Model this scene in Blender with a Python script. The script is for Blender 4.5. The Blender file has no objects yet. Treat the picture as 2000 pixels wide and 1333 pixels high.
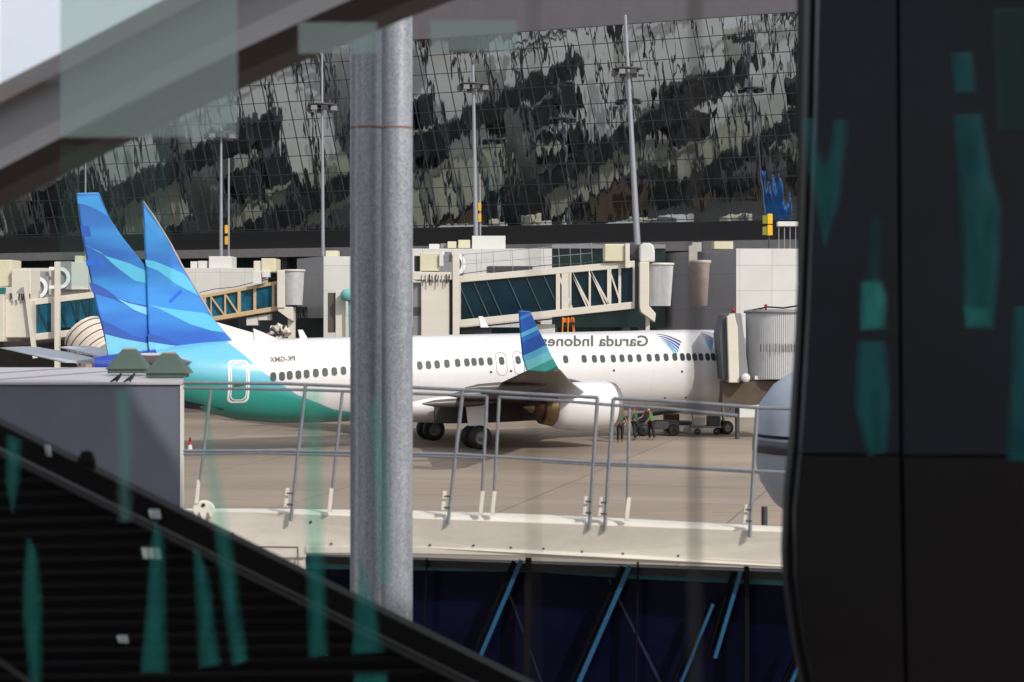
import bpy, bmesh, math, random
from mathutils import Vector, Matrix
random.seed(7)
R = math.radians
SC = bpy.context.scene
COL = SC.collection

# ------------------------------------------------------------------ camera, sky, sun
EYE, F, HY = 6.5, 3200.0, 608.0
cam = bpy.data.cameras.new("camera"); co = bpy.data.objects.new("camera", cam); COL.objects.link(co)
co.location = (0, 0, EYE); co.rotation_euler = (R(90), 0, 0)
cam.lens = 57.6; cam.sensor_width = 36; cam.shift_y = -(666.5-HY)/2000
cam.clip_start = 0.05; cam.clip_end = 3000
cam.dof.use_dof = True; cam.dof.focus_distance = 82; cam.dof.aperture_fstop = 3.5
SC.camera = co
SUN_EL, SUN_AZ = 35, 141        # azimuth clockwise from +Y
world = bpy.data.worlds.new("World"); SC.world = world; world.use_nodes = True
wn = world.node_tree; bg = wn.nodes['Background']
sky = wn.nodes.new('ShaderNodeTexSky'); sky.sky_type = 'NISHITA'; sky.sun_disc = False
sky.sun_elevation = R(SUN_EL); sky.sun_rotation = R(SUN_AZ); sky.air_density = 1.0; sky.dust_density = 6.0
wtc = wn.nodes.new('ShaderNodeTexCoord'); wz = wn.nodes.new('ShaderNodeTexNoise'); wz.inputs['Scale'].default_value = 1.6; wz.inputs['Detail'].default_value = 5
wm_ = wn.nodes.new('ShaderNodeMapping'); wm_.inputs['Scale'].default_value = (1, 1, 3); wn.links.new(wtc.outputs['Generated'], wm_.inputs[0]); wn.links.new(wm_.outputs[0], wz.inputs[0])
wr = wn.nodes.new('ShaderNodeMapRange'); wr.inputs[1].default_value = .32; wr.inputs[2].default_value = .62; wr.inputs[3].default_value = .25; wr.inputs[4].default_value = .9; wn.links.new(wz.outputs[0], wr.inputs[0])
wx = wn.nodes.new('ShaderNodeMix'); wx.data_type = 'RGBA'; wn.links.new(wr.outputs[0], wx.inputs[0]); wn.links.new(sky.outputs[0], wx.inputs[6]); wx.inputs[7].default_value = (8.2, 8.6, 9.2, 1)   # thin bright cloud
wn.links.new(wx.outputs[2], bg.inputs[0]); bg.inputs[1].default_value = 0.15
sl = bpy.data.lights.new("sun", 'SUN'); sl.energy = 3.6; sl.angle = R(0.5); sl.color = (1, 0.95, 0.89)
so = bpy.data.objects.new("sun", sl); COL.objects.link(so)
sd = Vector((math.sin(R(SUN_AZ))*math.cos(R(SUN_EL)), math.cos(R(SUN_AZ))*math.cos(R(SUN_EL)), math.sin(R(SUN_EL))))
so.rotation_euler = sd.to_track_quat('Z', 'Y').to_euler(); so.location = (30, -30, 60)
SC.view_settings.view_transform = 'Standard'; SC.view_settings.look = 'None'
SC.view_settings.exposure = -0.4; SC.view_settings.gamma = 1

# ------------------------------------------------------------------ helpers
def W(px, py, Y):
    """world point seen at photo pixel (px,py) when it stands Y metres away"""
    return Vector(((px-1000)*Y/F, Y, EYE-(py-HY)*Y/F))

def srgb(r, g, b):
    f = lambda c: (c/255/12.92) if c/255 <= .04045 else ((c/255+.055)/1.055)**2.4
    return (f(r), f(g), f(b))

MATS = {}
def mat(name, col, rough=.5, metal=0., var=.12, scale=3., bump=0., stretch=(1, 1, 1), spec=.5, coat=0.):
    if name in MATS: return MATS[name]
    m = bpy.data.materials.new(name); m.use_nodes = True; nt = m.node_tree; n = nt.nodes; l = nt.links
    b = n['Principled BSDF']; b.inputs['Roughness'].default_value = rough; b.inputs['Metallic'].default_value = metal
    b.inputs['Specular IOR Level'].default_value = spec; b.inputs['Coat Weight'].default_value = coat
    tc = n.new('ShaderNodeTexCoord'); mp = n.new('ShaderNodeMapping'); mp.inputs['Scale'].default_value = stretch
    l.new(tc.outputs['Object'], mp.inputs[0])
    nz = n.new('ShaderNodeTexNoise'); nz.inputs['Scale'].default_value = scale; nz.inputs['Detail'].default_value = 6
    nz.inputs['Roughness'].default_value = .6; l.new(mp.outputs[0], nz.inputs[0])
    rp = n.new('ShaderNodeValToRGB'); e = rp.color_ramp.elements
    e[0].position = .3; e[1].position = .7
    e[0].color = (*[max(0, c*(1-var)) for c in col], 1); e[1].color = (*[min(1, c*(1+var)) for c in col], 1)
    l.new(nz.outputs[0], rp.inputs[0]); l.new(rp.outputs[0], b.inputs['Base Color'])
    if bump:
        bp = n.new('ShaderNodeBump'); bp.inputs['Strength'].default_value = bump; bp.inputs['Distance'].default_value = .02
        l.new(nz.outputs[0], bp.inputs['Height']); l.new(bp.outputs[0], b.inputs['Normal'])
    MATS[name] = m; return m

def sheer(name, col, alpha, rough=.3, tint=(.93, 1, .98), broken=0.):
    m = bpy.data.materials.new(name); m.use_nodes = True; n = m.node_tree.nodes; l = m.node_tree.links; b = n['Principled BSDF']
    tr = n.new('ShaderNodeBsdfTransparent'); tr.inputs[0].default_value = (*tint, 1); mx = n.new('ShaderNodeMixShader'); mx.inputs[0].default_value = alpha
    b.inputs['Base Color'].default_value = (*col, 1); b.inputs['Roughness'].default_value = rough
    if broken:
        tc = n.new('ShaderNodeTexCoord'); mp = n.new('ShaderNodeMapping'); mp.inputs['Scale'].default_value = (9, 1, 2.2); l.new(tc.outputs['Object'], mp.inputs[0])
        z = n.new('ShaderNodeTexNoise'); z.inputs['Scale'].default_value = 2.2; z.inputs['Detail'].default_value = 4; l.new(mp.outputs[0], z.inputs[0])
        r_ = n.new('ShaderNodeMapRange'); r_.inputs[1].default_value = .3; r_.inputs[2].default_value = .7; r_.inputs[3].default_value = alpha*(1-broken); r_.inputs[4].default_value = alpha*(1+broken)
        l.new(z.outputs[0], r_.inputs[0]); l.new(r_.outputs[0], mx.inputs[0])
    l.new(tr.outputs[0], mx.inputs[1]); l.new(b.outputs[0], mx.inputs[2]); l.new(mx.outputs[0], n['Material Output'].inputs[0]); return m
def swell(pts, d):
    cx = sum(p[0] for p in pts)/len(pts); n = len(pts); out = []; A = sum(pts[i][0]*pts[(i+1) % n][1]-pts[(i+1) % n][0]*pts[i][1] for i in range(n))
    for i in range(n):
        (ax, ay), (bx, by), (cx_, cy_) = pts[i-1], pts[i], pts[(i+1) % n]
        nx = (by-ay)+(cy_-by); ny = -(bx-ax)-(cx_-bx); L = math.hypot(nx, ny) or 1; s_ = 1 if A > 0 else -1
        out.append((bx+s_*nx/L*d, by+s_*ny/L*d))
    return out

def root_loc(p):
    while p is not None and p.parent is not None: p = p.parent
    if p is None: return Vector((0, 0, 0))
    return Vector((0, 0, 0)) if p.get('localframe') else p.location.copy()

class MB:
    def __init__(s): s.v = []; s.f = []; s.s = []
    def add(s, vs, fs, sm=False):
        o = len(s.v); s.v += [Vector(x) for x in vs]; s.f += [tuple(i+o for i in f) for f in fs]; s.s += [sm]*len(fs)
        return s
    def box(s, x0, x1, y0, y1, z0, z1):
        return s.add([(x0,y0,z0),(x1,y0,z0),(x1,y1,z0),(x0,y1,z0),(x0,y0,z1),(x1,y0,z1),(x1,y1,z1),(x0,y1,z1)],
                     [(0,3,2,1),(4,5,6,7),(0,1,5,4),(1,2,6,5),(2,3,7,6),(3,0,4,7)])
    def pbox(s, px0, py0, px1, py1, Y, d):
        a = W(px0, py1, Y); b = W(px1, py0, Y); return s.box(a.x, b.x, Y, Y+d, a.z, b.z)
    def prism(s, pts, d):
        """pts: world points of a front outline; d: extrusion vector"""
        d = Vector(d); n = len(pts); vs = [Vector(p) for p in pts]+[Vector(p)+d for p in pts]
        fs = [tuple(range(n)), tuple(range(2*n-1, n-1, -1))]+[(i, i+n, (i+1) % n+n, (i+1) % n) for i in range(n)]
        return s.add(vs, fs)
    def pprism(s, px, Y, d):
        yf = Y if callable(Y) else (lambda x: Y)
        return s.prism([W(x, y, yf(x)) for x, y in px], (0, d, 0))
    def tube(s, p, q, r0, r1=None, n=10, cap=True):
        p = Vector(p); q = Vector(q); r1 = r0 if r1 is None else r1
        a = (q-p).normalized(); t = Vector((0, 0, 1)) if abs(a.z) < .9 else Vector((1, 0, 0))
        u = a.cross(t).normalized(); w = a.cross(u); vs = []
        for c, r in ((p, r0), (q, r1)):
            for i in range(n):
                g = 2*math.pi*i/n; vs.append(c+(u*math.cos(g)+w*math.sin(g))*r)
        s.add(vs, [(i, (i+1) % n, (i+1) % n+n, i+n) for i in range(n)], True)
        if cap: s.add(vs, [tuple(range(n-1, -1, -1)), tuple(range(n, 2*n))])
        return s
    def path(s, pts, r, n=8):
        for a, b in zip(pts, pts[1:]): s.tube(a, b, r, r, n)
        return s
    def lathe(s, prof, c, axis='z', n=24, sm=True):
        """prof: (t, r) along the axis from centre c"""
        c = Vector(c); vs = []
        for t, r in prof:
            for i in range(n):
                g = 2*math.pi*i/n; x, y = r*math.cos(g), r*math.sin(g)
                vs.append(c+(Vector((x, y, t)) if axis == 'z' else Vector((t, x, y)) if axis == 'x' else Vector((x, t, y))))
        k = len(prof)
        s.add(vs, [(j*n+i, j*n+(i+1) % n, (j+1)*n+(i+1) % n, (j+1)*n+i) for j in range(k-1) for i in range(n)], sm)
        return s
    def bar(s, p, q, w, d):
        """square bar from p to q, w across in the picture plane, d deep along Y"""
        p = Vector(p); q = Vector(q); a = (q-p).normalized(); y = Vector((0, 1, 0)); u = a.cross(y).normalized()*w/2; y = y*d/2
        vs = [p-u-y, p+u-y, p+u+y, p-u+y, q-u-y, q+u-y, q+u+y, q-u+y]
        return s.add(vs, [(0,3,2,1),(4,5,6,7),(0,1,5,4),(1,2,6,5),(2,3,7,6),(3,0,4,7)])
    def build(s, name, m, parent=None, bevel=0, label=None, cat=None, group=None, kind=None):
        L = root_loc(parent)
        me = bpy.data.meshes.new(name); me.from_pydata([v-L for v in s.v], [], s.f)
        for p, sm in zip(me.polygons, s.s): p.use_smooth = sm
        bm = bmesh.new(); bm.from_mesh(me); bmesh.ops.recalc_face_normals(bm, faces=bm.faces); bm.to_mesh(me); bm.free()
        o = bpy.data.objects.new(name, me); COL.objects.link(o)
        if m: me.materials.append(m)
        if parent: o.parent = parent
        if bevel:
            b = o.modifiers.new('bevel', 'BEVEL'); b.width = bevel; b.segments = 2; b.limit_method = 'ANGLE'
        return tag(o, label, cat, group, kind)

def tag(o, label=None, cat=None, group=None, kind=None):
    for k, v in (('label', label), ('category', cat), ('group', group), ('kind', kind)):
        if v: o[k] = v
    return o
def thing(name, loc, label, cat, group=None, rz=0, local=False):
    o = bpy.data.objects.new(name, None); COL.objects.link(o); o.location = loc; o.rotation_euler.z = rz
    o.empty_display_size = .3
    if local: o['localframe'] = 1
    return tag(o, label, cat, group)

# ------------------------------------------------------------------ materials
beige = mat('beige_paint', srgb(202, 196, 184), .5, var=.07, scale=1.2)
beige_b = mat('bridge_beige_paint', srgb(208, 203, 191), .45, var=.05, scale=.8, stretch=(.3, 1, 2))
white_p = mat('white_panel', srgb(208, 208, 204), .45, var=.04, scale=.7)
grey_p = mat('grey_panel', srgb(128, 128, 132), .5, var=.06, scale=.6)
dgrey = mat('dark_grey_metal', srgb(62, 62, 66), .5, var=.15)
black = mat('black_rubber', (.012, .012, .013), .6, var=.2)
galv_rail = mat('galvanised_rail', srgb(152, 156, 164), .38, .5, var=.12, scale=14)
ivory = mat('ivory_case', srgb(205, 200, 172), .5, var=.05)
teal_glass = mat('teal_bridge_glass', srgb(7, 36, 48), .1, 0, var=.45, scale=.45, spec=.3)
blue_glass = mat('blue_bridge_glass', srgb(22, 88, 112), .1, 0, var=.6, scale=.7, spec=.4)
navy_glass = mat('navy_glass', srgb(8, 11, 34), .2, 0, var=.5, scale=.9, spec=.12)
plane_white = mat('aircraft_white', srgb(214, 213, 214), .25, var=.015, scale=.5, coat=.3)
chrome = mat('bare_metal', srgb(170, 165, 155), .28, .9, var=.1)
brassy = mat('hot_nozzle_metal', srgb(140, 122, 92), .3, .9, var=.2)

# ------------------------------------------------------------------ ground
def apron_mat():
    m = bpy.data.materials.new('apron_concrete'); m.use_nodes = True; nt = m.node_tree; n = nt.nodes; l = nt.links; b = n['Principled BSDF']
    tc = n.new('ShaderNodeTexCoord'); mp = n.new('ShaderNodeMapping'); mp.inputs['Rotation'].default_value[2] = R(16); l.new(tc.outputs['Object'], mp.inputs[0])
    br = n.new('ShaderNodeTexBrick'); br.offset = 0; br.inputs['Scale'].default_value = 1
    for k, v in (('Brick Width', 7.5), ('Row Height', 5.0), ('Mortar Size', .045), ('Bias', 0.)): br.inputs[k].default_value = v
    br.inputs['Color1'].default_value = (*srgb(154, 139, 123), 1); br.inputs['Color2'].default_value = (*srgb(145, 131, 117), 1)
    br.inputs['Mortar'].default_value = (*srgb(122, 110, 98), 1); l.new(mp.outputs[0], br.inputs[0])
    def noise(scale, sx, sy, d=6):
        q = n.new('ShaderNodeMapping'); q.inputs['Scale'].default_value = (sx, sy, 1); l.new(tc.outputs['Object'], q.inputs[0])
        z = n.new('ShaderNodeTexNoise'); z.inputs['Scale'].default_value = scale; z.inputs['Detail'].default_value = d; l.new(q.outputs[0], z.inputs[0]); return z
    def mul(a, z, lo, hi):
        r = n.new('ShaderNodeMapRange'); r.inputs[1].default_value = .3; r.inputs[2].default_value = .7; r.inputs[3].default_value = lo; r.inputs[4].default_value = hi
        l.new(z.outputs[0], r.inputs[0]); x = n.new('ShaderNodeMix'); x.data_type = 'RGBA'; x.blend_type = 'MULTIPLY'; x.inputs[0].default_value = 1
        l.new(a, x.inputs[6]); l.new(r.outputs[0], x.inputs[7]); return x.outputs[2]
    c = mul(br.outputs[0], noise(.12, .35, 1.6), .72, 1.12); c = mul(c, noise(1.3, .25, 2.2), .90, 1.06); c = mul(c, noise(14, 1, 1), .93, 1.05)
    l.new(c, b.inputs['Base Color']); b.inputs['Roughness'].default_value = .85
    return m
MB().add([(-900, -400, 0), (900, -400, 0), (900, 1500, 0), (-900, 1500, 0)], [(0, 1, 2, 3)]).build('apron', apron_mat(), kind='structure')
ymark = mat('faded_yellow_paint', srgb(160, 138, 84), .7, var=.3, scale=2)
mk = MB(); a, b_ = W(900, 1002, 50.5), W(1560, 990, 54)
mk.prism([(-3, 50.6, .004), (12, 54.2, .004), (12, 54.35, .004), (-3, 50.75, .004)], (0, 0, .002)).build('taxi_line', ymark, kind='structure')

# ------------------------------------------------------------------ aircraft (local frame: x to the nose, y to port, origin at the main gear)
TH = R(25); CT, ST = math.cos(TH), math.sin(TH); AX, AY = -2.9, 80.0
def loc_at(px, py, yl):
    k = (px-1000)/F; x = (k*(AY+CT*yl)-AX+ST*yl)/(CT-k*ST); Y = AY+ST*x+CT*yl
    return Vector((x, yl, EYE-(py-HY)*Y/F))
ST_F = [(19.7, 2.75, .03, .03), (19.5, 2.78, .35, .36), (19.1, 2.86, .68, .70), (18.4, 2.98, 1.08, 1.1), (17.4, 3.12, 1.45, 1.5), (16.2, 3.25, 1.72, 1.82),
        (14.8, 3.33, 1.86, 1.98), (13, 3.35, 1.88, 2.0), (-7, 3.35, 1.88, 2.0), (-9, 3.38, 1.86, 1.96), (-10.8, 3.48, 1.74, 1.84), (-12.3, 3.66, 1.5, 1.6),
        (-13.7, 3.88, 1.16, 1.25), (-15.2, 4.1, .78, .84), (-16.6, 4.3, .45, .5), (-17.3, 4.38, .3, .34)]
SH = .014
def fus(x):
    for a, b in zip(ST_F, ST_F[1:]):
        if a[0] >= x >= b[0]:
            t = (a[0]-x)/(a[0]-b[0]); r = [a[i]+(b[i]-a[i])*t for i in (1, 2, 3)]; return r[0]+SH*x, r[1], r[2]
    return 3.3, .1, .1
def fus_y(x, z, off=.0):
    zc, ry, rz = fus(x); t = max(-1, min(1, (z-zc)/rz)); return -(ry*math.sqrt(max(0., 1-t*t))+off)
def on_fus(px, py, off=.012):
    y = -1.8
    for _ in range(6):
        p = loc_at(px, py, y); y = fus_y(p.x, p.z, off)
    p = loc_at(px, py, y); return Vector((p.x, fus_y(p.x, p.z, off), p.z))

def livery_mat():
    m = bpy.data.materials.new('fuselage_livery'); m.use_nodes = True; nt = m.node_tree; n = nt.nodes; l = nt.links; b = n['Principled BSDF']
    b.inputs['Roughness'].default_value = .24; b.inputs['Coat Weight'].default_value = .3
    tc = n.new('ShaderNodeTexCoord'); sp = n.new('ShaderNodeSeparateXYZ'); l.new(tc.outputs['Object'], sp.inputs[0])
    def curve(pts):      # z threshold as a function of x
        mr = n.new('ShaderNodeMapRange'); mr.inputs[1].default_value = -20; mr.inputs[2].default_value = 20; l.new(sp.outputs[0], mr.inputs[0])
        r = n.new('ShaderNodeValToRGB'); els = r.color_ramp.elements
        while len(els) < len(pts): els.new(.5)
        for e, (x, z) in zip(els, pts): e.position = (x+20)/40; e.color = (z/8, z/8, z/8, 1)
        l.new(mr.outputs[0], r.inputs[0]); q = n.new('ShaderNodeMath'); q.operation = 'MULTIPLY'; q.inputs[1].default_value = 8; l.new(r.outputs[0], q.inputs[0]); return q.outputs[0]
    def below(c, w=.02):
        s_ = n.new('ShaderNodeMath'); s_.operation = 'SUBTRACT'; l.new(c, s_.inputs[0]); l.new(sp.outputs[2], s_.inputs[1])
        mr = n.new('ShaderNodeMapRange'); mr.inputs[1].default_value = -w; mr.inputs[2].default_value = w; l.new(s_.outputs[0], mr.inputs[0]); return mr.outputs[0]
    def mix(a, c, f):
        x = n.new('ShaderNodeMix'); x.data_type = 'RGBA'; l.new(f, x.inputs[0]) ; x.inputs[6].default_value = (*a, 1) if isinstance(a, tuple) else (0,)*4
        if not isinstance(a, tuple): l.new(a, x.inputs[6])
        if isinstance(c, tuple): x.inputs[7].default_value = (*c, 1)
        else: l.new(c, x.inputs[7])
        return x.outputs[2]
    cyan = mix(srgb(104, 184, 208), srgb(44, 150, 140), below(curve([(-20, 3.9), (-14, 3.6), (-12, 3.4), (-10.5, 3.2), (-9, 2.9), (-6, 1.9)]), .3))
    deep = mix(cyan, srgb(18, 110, 108), below(curve([(-20, 3.4), (-14, 2.3), (-12, 1.9), (-9, 1.6), (-5, 1.4)]), .15))
    deep = mix(deep, srgb(34, 64, 160), below(curve([(-20, 7.9), (-14.6, 7.8), (-14.5, 0.0), (0, 0)]), .05))
    col = mix(srgb(213, 212, 213), deep, below(curve([(-20, 7.9), (-12.3, 7.8), (-11.3, 5.0), (-10, 3.7), (-8.5, 2.7), (-6.6, 1.95), (-4, 1.5), (-2, 1.2), (0, .8)]), .03))
    z = n.new('ShaderNodeTexNoise'); z.inputs['Scale'].default_value = 1.1; z.inputs['Detail'].default_value = 5; l.new(tc.outputs['Object'], z.inputs[0])
    mr = n.new('ShaderNodeMapRange'); mr.inputs[3].default_value = .93; mr.inputs[4].default_value = 1.04; l.new(z.outputs[0], mr.inputs[0])
    mx = n.new('ShaderNodeMix'); mx.data_type = 'RGBA'; mx.blend_type = 'MULTIPLY'; mx.inputs[0].default_value = 1; l.new(col, mx.inputs[6]); l.new(mr.outputs[0], mx.inputs[7])
    # faint circumferential skin joints
    wv = n.new('ShaderNodeMath'); wv.operation = 'PINGPONG'; wv.inputs[1].default_value = 1.27; l.new(sp.outputs[0], wv.inputs[0])
    lt = n.new('ShaderNodeMath'); lt.operation = 'LESS_THAN'; lt.inputs[1].default_value = .012; l.new(wv.outputs[0], lt.inputs[0])
    ml = n.new('ShaderNodeMath'); ml.operation = 'MULTIPLY'; ml.inputs[1].default_value = .16; l.new(lt.outputs[0], ml.inputs[0])
    m2 = n.new('ShaderNodeMix'); m2.data_type = 'RGBA'; l.new(ml.outputs[0], m2.inputs[0]); l.new(mx.outputs[2], m2.inputs[6]); m2.inputs[7].default_value = (.2, .2, .2, 1)
    l.new(m2.outputs[2], b.inputs['Base Color']); return m

ac = thing('airliner', (AX, AY, 0), 'white twin engine airliner with blue tail fin and teal rear belly parked on the apron', 'airliner', rz=TH, local=True)
def loft(rings, closed_ends=True):
    mb = MB(); n = len(rings[0]); vs = [v for r in rings for v in r]
    mb.add(vs, [(j*n+i, j*n+(i+1) % n, (j+1)*n+(i+1) % n, (j+1)*n+i) for j in range(len(rings)-1) for i in range(n)], True)
    if closed_ends: mb.add(rings[0], [tuple(range(n))]); mb.add(rings[-1], [tuple(range(n))])
    return mb
rings = []; xs = [s[0] for s in ST_F]; xs2 = []
for a, b in zip(xs, xs[1:]):
    k = max(1, int((a-b)/1.0)); xs2 += [a+(b-a)*i/k for i in range(k)]
xs2.append(xs[-1])
for x in xs2:
    zc, ry, rz = fus(x); rings.append([(x, ry*math.cos(2*math.pi*i/48), zc+rz*math.sin(2*math.pi*i/48)) for i in range(48)])
fuse = loft(rings).build('fuselage', livery_mat(), ac)
# wing to body fairing
rg = []
for i in range(15):
    t = -1+2*i/14; q = math.sqrt(max(0, 1-abs(t)**2.4)); rg.append([(1.6+6.4*t, 2.15*max(q, .03)*math.cos(g), 1.95+.95*max(q, .03)*math.sin(g)) for g in [2*math.pi*j/28 for j in range(28)]])
loft(rg).build('belly_fairing', plane_white, ac)
MB().box(-1.9, 4.6, -2.36, -2.2, 1.2, 2.05).build('wheel_well_shade', mat('wheel_well_shade_dark', (.03, .028, .026), .7), ac, bevel=.05)  # dark slab standing for the wheel well and the shade under the wing
# wings
def airfoil(le, te, y, z, t):
    c = le-te; up = [(0, 0), (.03, .45), (.12, .85), (.35, 1), (.6, .75), (.85, .3), (1, .03)]
    return [(le-c*u, y, z+t*.55*h) for u, h in up]+[(le-c*u, y, z-t*.45*h*(.8 if u < .6 else .5)) for u, h in reversed(up[1:-1])]
wing_m = mat('wing_grey_skin', srgb(84, 80, 77), .4, .15, var=.05, scale=1.5)
for sgn in (-1, 1):
    wr = [airfoil(6.8, -1.6, sgn*1.0, 2.0, .85), airfoil(4.2, -1.5, sgn*5.8, 2.72, .52), airfoil(.6, -2.85, sgn*11.6, 3.45, .3), airfoil(-2.75, -4.2, sgn*17.2, 4.22, .14)]
    w = loft(wr).build('wing', wing_m, ac)
    for yy, xx, zz in ((4.0, -1.7, 2.25), (8.2, -2.2, 2.85), (12.2, -3.1, 3.35)):
        f = MB().lathe([(-1.5, .03), (-.9, .16), (0, .22), (1.4, .17), (2.2, .03)], (xx, sgn*yy, zz), 'x', 14); f.build('flap_fairing', wing_m, w)
# near winglet, traced and given thickness
def wl_mat():
    m = bpy.data.materials.new('winglet_livery'); m.use_nodes = True; nt = m.node_tree; n = nt.nodes; l = nt.links; b = n['Principled BSDF']; b.inputs['Roughness'].default_value = .3
    tc = n.new('ShaderNodeTexCoord'); sp = n.new('ShaderNodeSeparateXYZ'); l.new(tc.outputs['Object'], sp.inputs[0])
    a = n.new('ShaderNodeMath'); a.operation = 'MULTIPLY_ADD'; a.inputs[1].default_value = -.42; l.new(sp.outputs[0], a.inputs[0])
    s0 = n.new('ShaderNodeMath'); s0.operation = 'MULTIPLY_ADD'; s0.inputs[1].default_value = -1.0; s0.inputs[2].default_value = 0
    l.new(sp.outputs[0], s0.inputs[0])
    l.new(sp.outputs[2], a.inputs[2])
    mr = n.new('ShaderNodeMapRange'); mr.inputs[1].default_value = 5.2; mr.inputs[2].default_value = 8.6; l.new(a.outputs[0], mr.inputs[0])
    r = n.new('ShaderNodeValToRGB'); r.color_ramp.interpolation = 'CONSTANT'; e = r.color_ramp.elements
    cols = [(0, (18, 96, 88)), (.14, (46, 130, 124)), (.25, (92, 166, 178)), (.36, (70, 146, 180)), (.44, (22, 70, 150)), (.60, (32, 98, 178)), (.66, (76, 156, 196)), (.71, (26, 80, 164)), (.86, (48, 116, 184)), (.9, (24, 72, 156))]
    while len(e) < len(cols): e.new(.5)
    for q, (p, c) in zip(e, cols): q.position = p; q.color = (*srgb(*c), 1)
    l.new(mr.outputs[0], r.inputs[0]); l.new(r.outputs[0], b.inputs['Base Color']); return m
wlp = [(1009, 607), (1031, 608), (1045, 638), (1062, 668), (1078, 698), (1092, 721), (1068, 727), (1030, 724), (1021, 700), (1014, 650)]
WLM = wl_mat()
o = MB(); fr = [loc_at(x, y, -17.5) for x, y in wlp]; fr = [Vector((p.x, p.y-.25*(p.z-4.2)/2.3, p.z)) for p in fr]; o.prism(fr, (0, .13, 0)).build('winglet', WLM, ac, bevel=.03)
# tailplanes
for sgn in (-1, 1):
    loft([airfoil(-12.8, -16.2, sgn*.4, 4.2, .36), airfoil(-15.9, -17.6, sgn*7.6, 4.75, .12)]).build('tailplane', mat('tailplane_grey', srgb(178, 184, 192), .4, var=.05), ac)
loft([airfoil(-15.6, -18.2, 2.6, 4.15, .3), airfoil(-18.3, -20.2, 8.8, 4.72, .1)]).build('tailplane', MATS['tailplane_grey'], ac)

# tail fins (the photograph shows the fin twice, side by side)
def blend_mat():
    m = bpy.data.materials.new('fin_blue'); m.use_nodes = True; nt = m.node_tree; n = nt.nodes; l = nt.links; b = n['Principled BSDF']
    b.inputs['Roughness'].default_value = .42
    tc = n.new('ShaderNodeTexCoord'); mp = n.new('ShaderNodeMapping'); mp.inputs['Rotation'].default_value = (0, R(-28), 0); mp.inputs['Scale'].default_value = (.25, .25, 1)
    l.new(tc.outputs['Object'], mp.inputs[0]); wv = n.new('ShaderNodeTexNoise'); wv.inputs['Scale'].default_value = .55; wv.inputs['Detail'].default_value = 2; l.new(mp.outputs[0], wv.inputs[0])
    r = n.new('ShaderNodeValToRGB'); e = r.color_ramp.elements; e[0].position = .4; e[1].position = .62; e[0].color = (*srgb(32, 94, 186), 1); e[1].color = (*srgb(52, 140, 218), 1)
    l.new(wv.outputs[0], r.inputs[0]); l.new(r.outputs[0], b.inputs['Base Color']); return m
FINM = blend_mat()
c_lt = mat('livery_pale_cyan', srgb(90, 186, 226), .4, var=.05); c_lt2 = mat('livery_ice_blue', srgb(120, 200, 226), .4, var=.05)
c_dk = mat('livery_deep_blue', srgb(38, 82, 168), .4, var=.06); c_mid = mat('livery_sky_blue', srgb(58, 148, 226), .4, var=.06)
c_tq = mat('livery_turquoise', srgb(110, 190, 214), .4, var=.04); c_pk = mat('fin_edge_metal', srgb(180, 170, 175), .35, .4, var=.05)
def fin(outline, yl, deco, th=.28):
    f = MB().prism([loc_at(x, y, yl) for x, y in outline], (0, th, 0)).build('vertical_fin', FINM, ac, bevel=.05)
    for i, (pts, m, nm) in enumerate(deco):
        MB().prism([loc_at(x, y, yl-.004-.003*i) for x, y in pts], (0, .02, 0)).build(nm, m, f)
    return f
fin([(150, 377), (194, 376), (200, 392), (216, 428), (240, 464), (266, 496), (292, 530), (330, 580), (345, 640), (350, 700), (214, 700), (203, 648), (190, 600), (173, 520), (160, 450)], .05, [
    ([(151, 384), (192, 382), (199, 398), (212, 424), (190, 410), (166, 400), (152, 398)], c_mid, 'livery_swoosh'),
    ([(163, 478), (174, 482), (205, 500), (250, 514), (292, 532), (292, 556), (262, 548), (225, 520), (195, 492)], c_lt, 'livery_swoosh'),
    ([(167, 508), (200, 508), (202, 519), (169, 520)], mat('fin_bright_patch', srgb(18, 98, 214), .4), 'paint_patch'),
    ([(158, 440), (174, 442), (178, 462), (161, 462)], mat('fin_navy_patch', srgb(26, 78, 190), .4), 'paint_patch'),
    ([(174, 552), (190, 556), (212, 568), (230, 583), (258, 592), (292, 598), (292, 604), (255, 600), (222, 584), (180, 572)], c_dk, 'livery_swoosh'),
    ([(228, 583), (250, 592), (292, 602), (292, 618), (262, 606)], c_lt2, 'livery_swoosh'),
    ([(200, 627), (222, 636), (260, 656), (300, 668), (300, 674), (262, 668), (204, 655)], c_dk, 'livery_swoosh'),
    ([(205, 653), (240, 662), (300, 673), (350, 690), (350, 702), (214, 702), (209, 680)], c_tq, 'livery_swoosh'),
])
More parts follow.
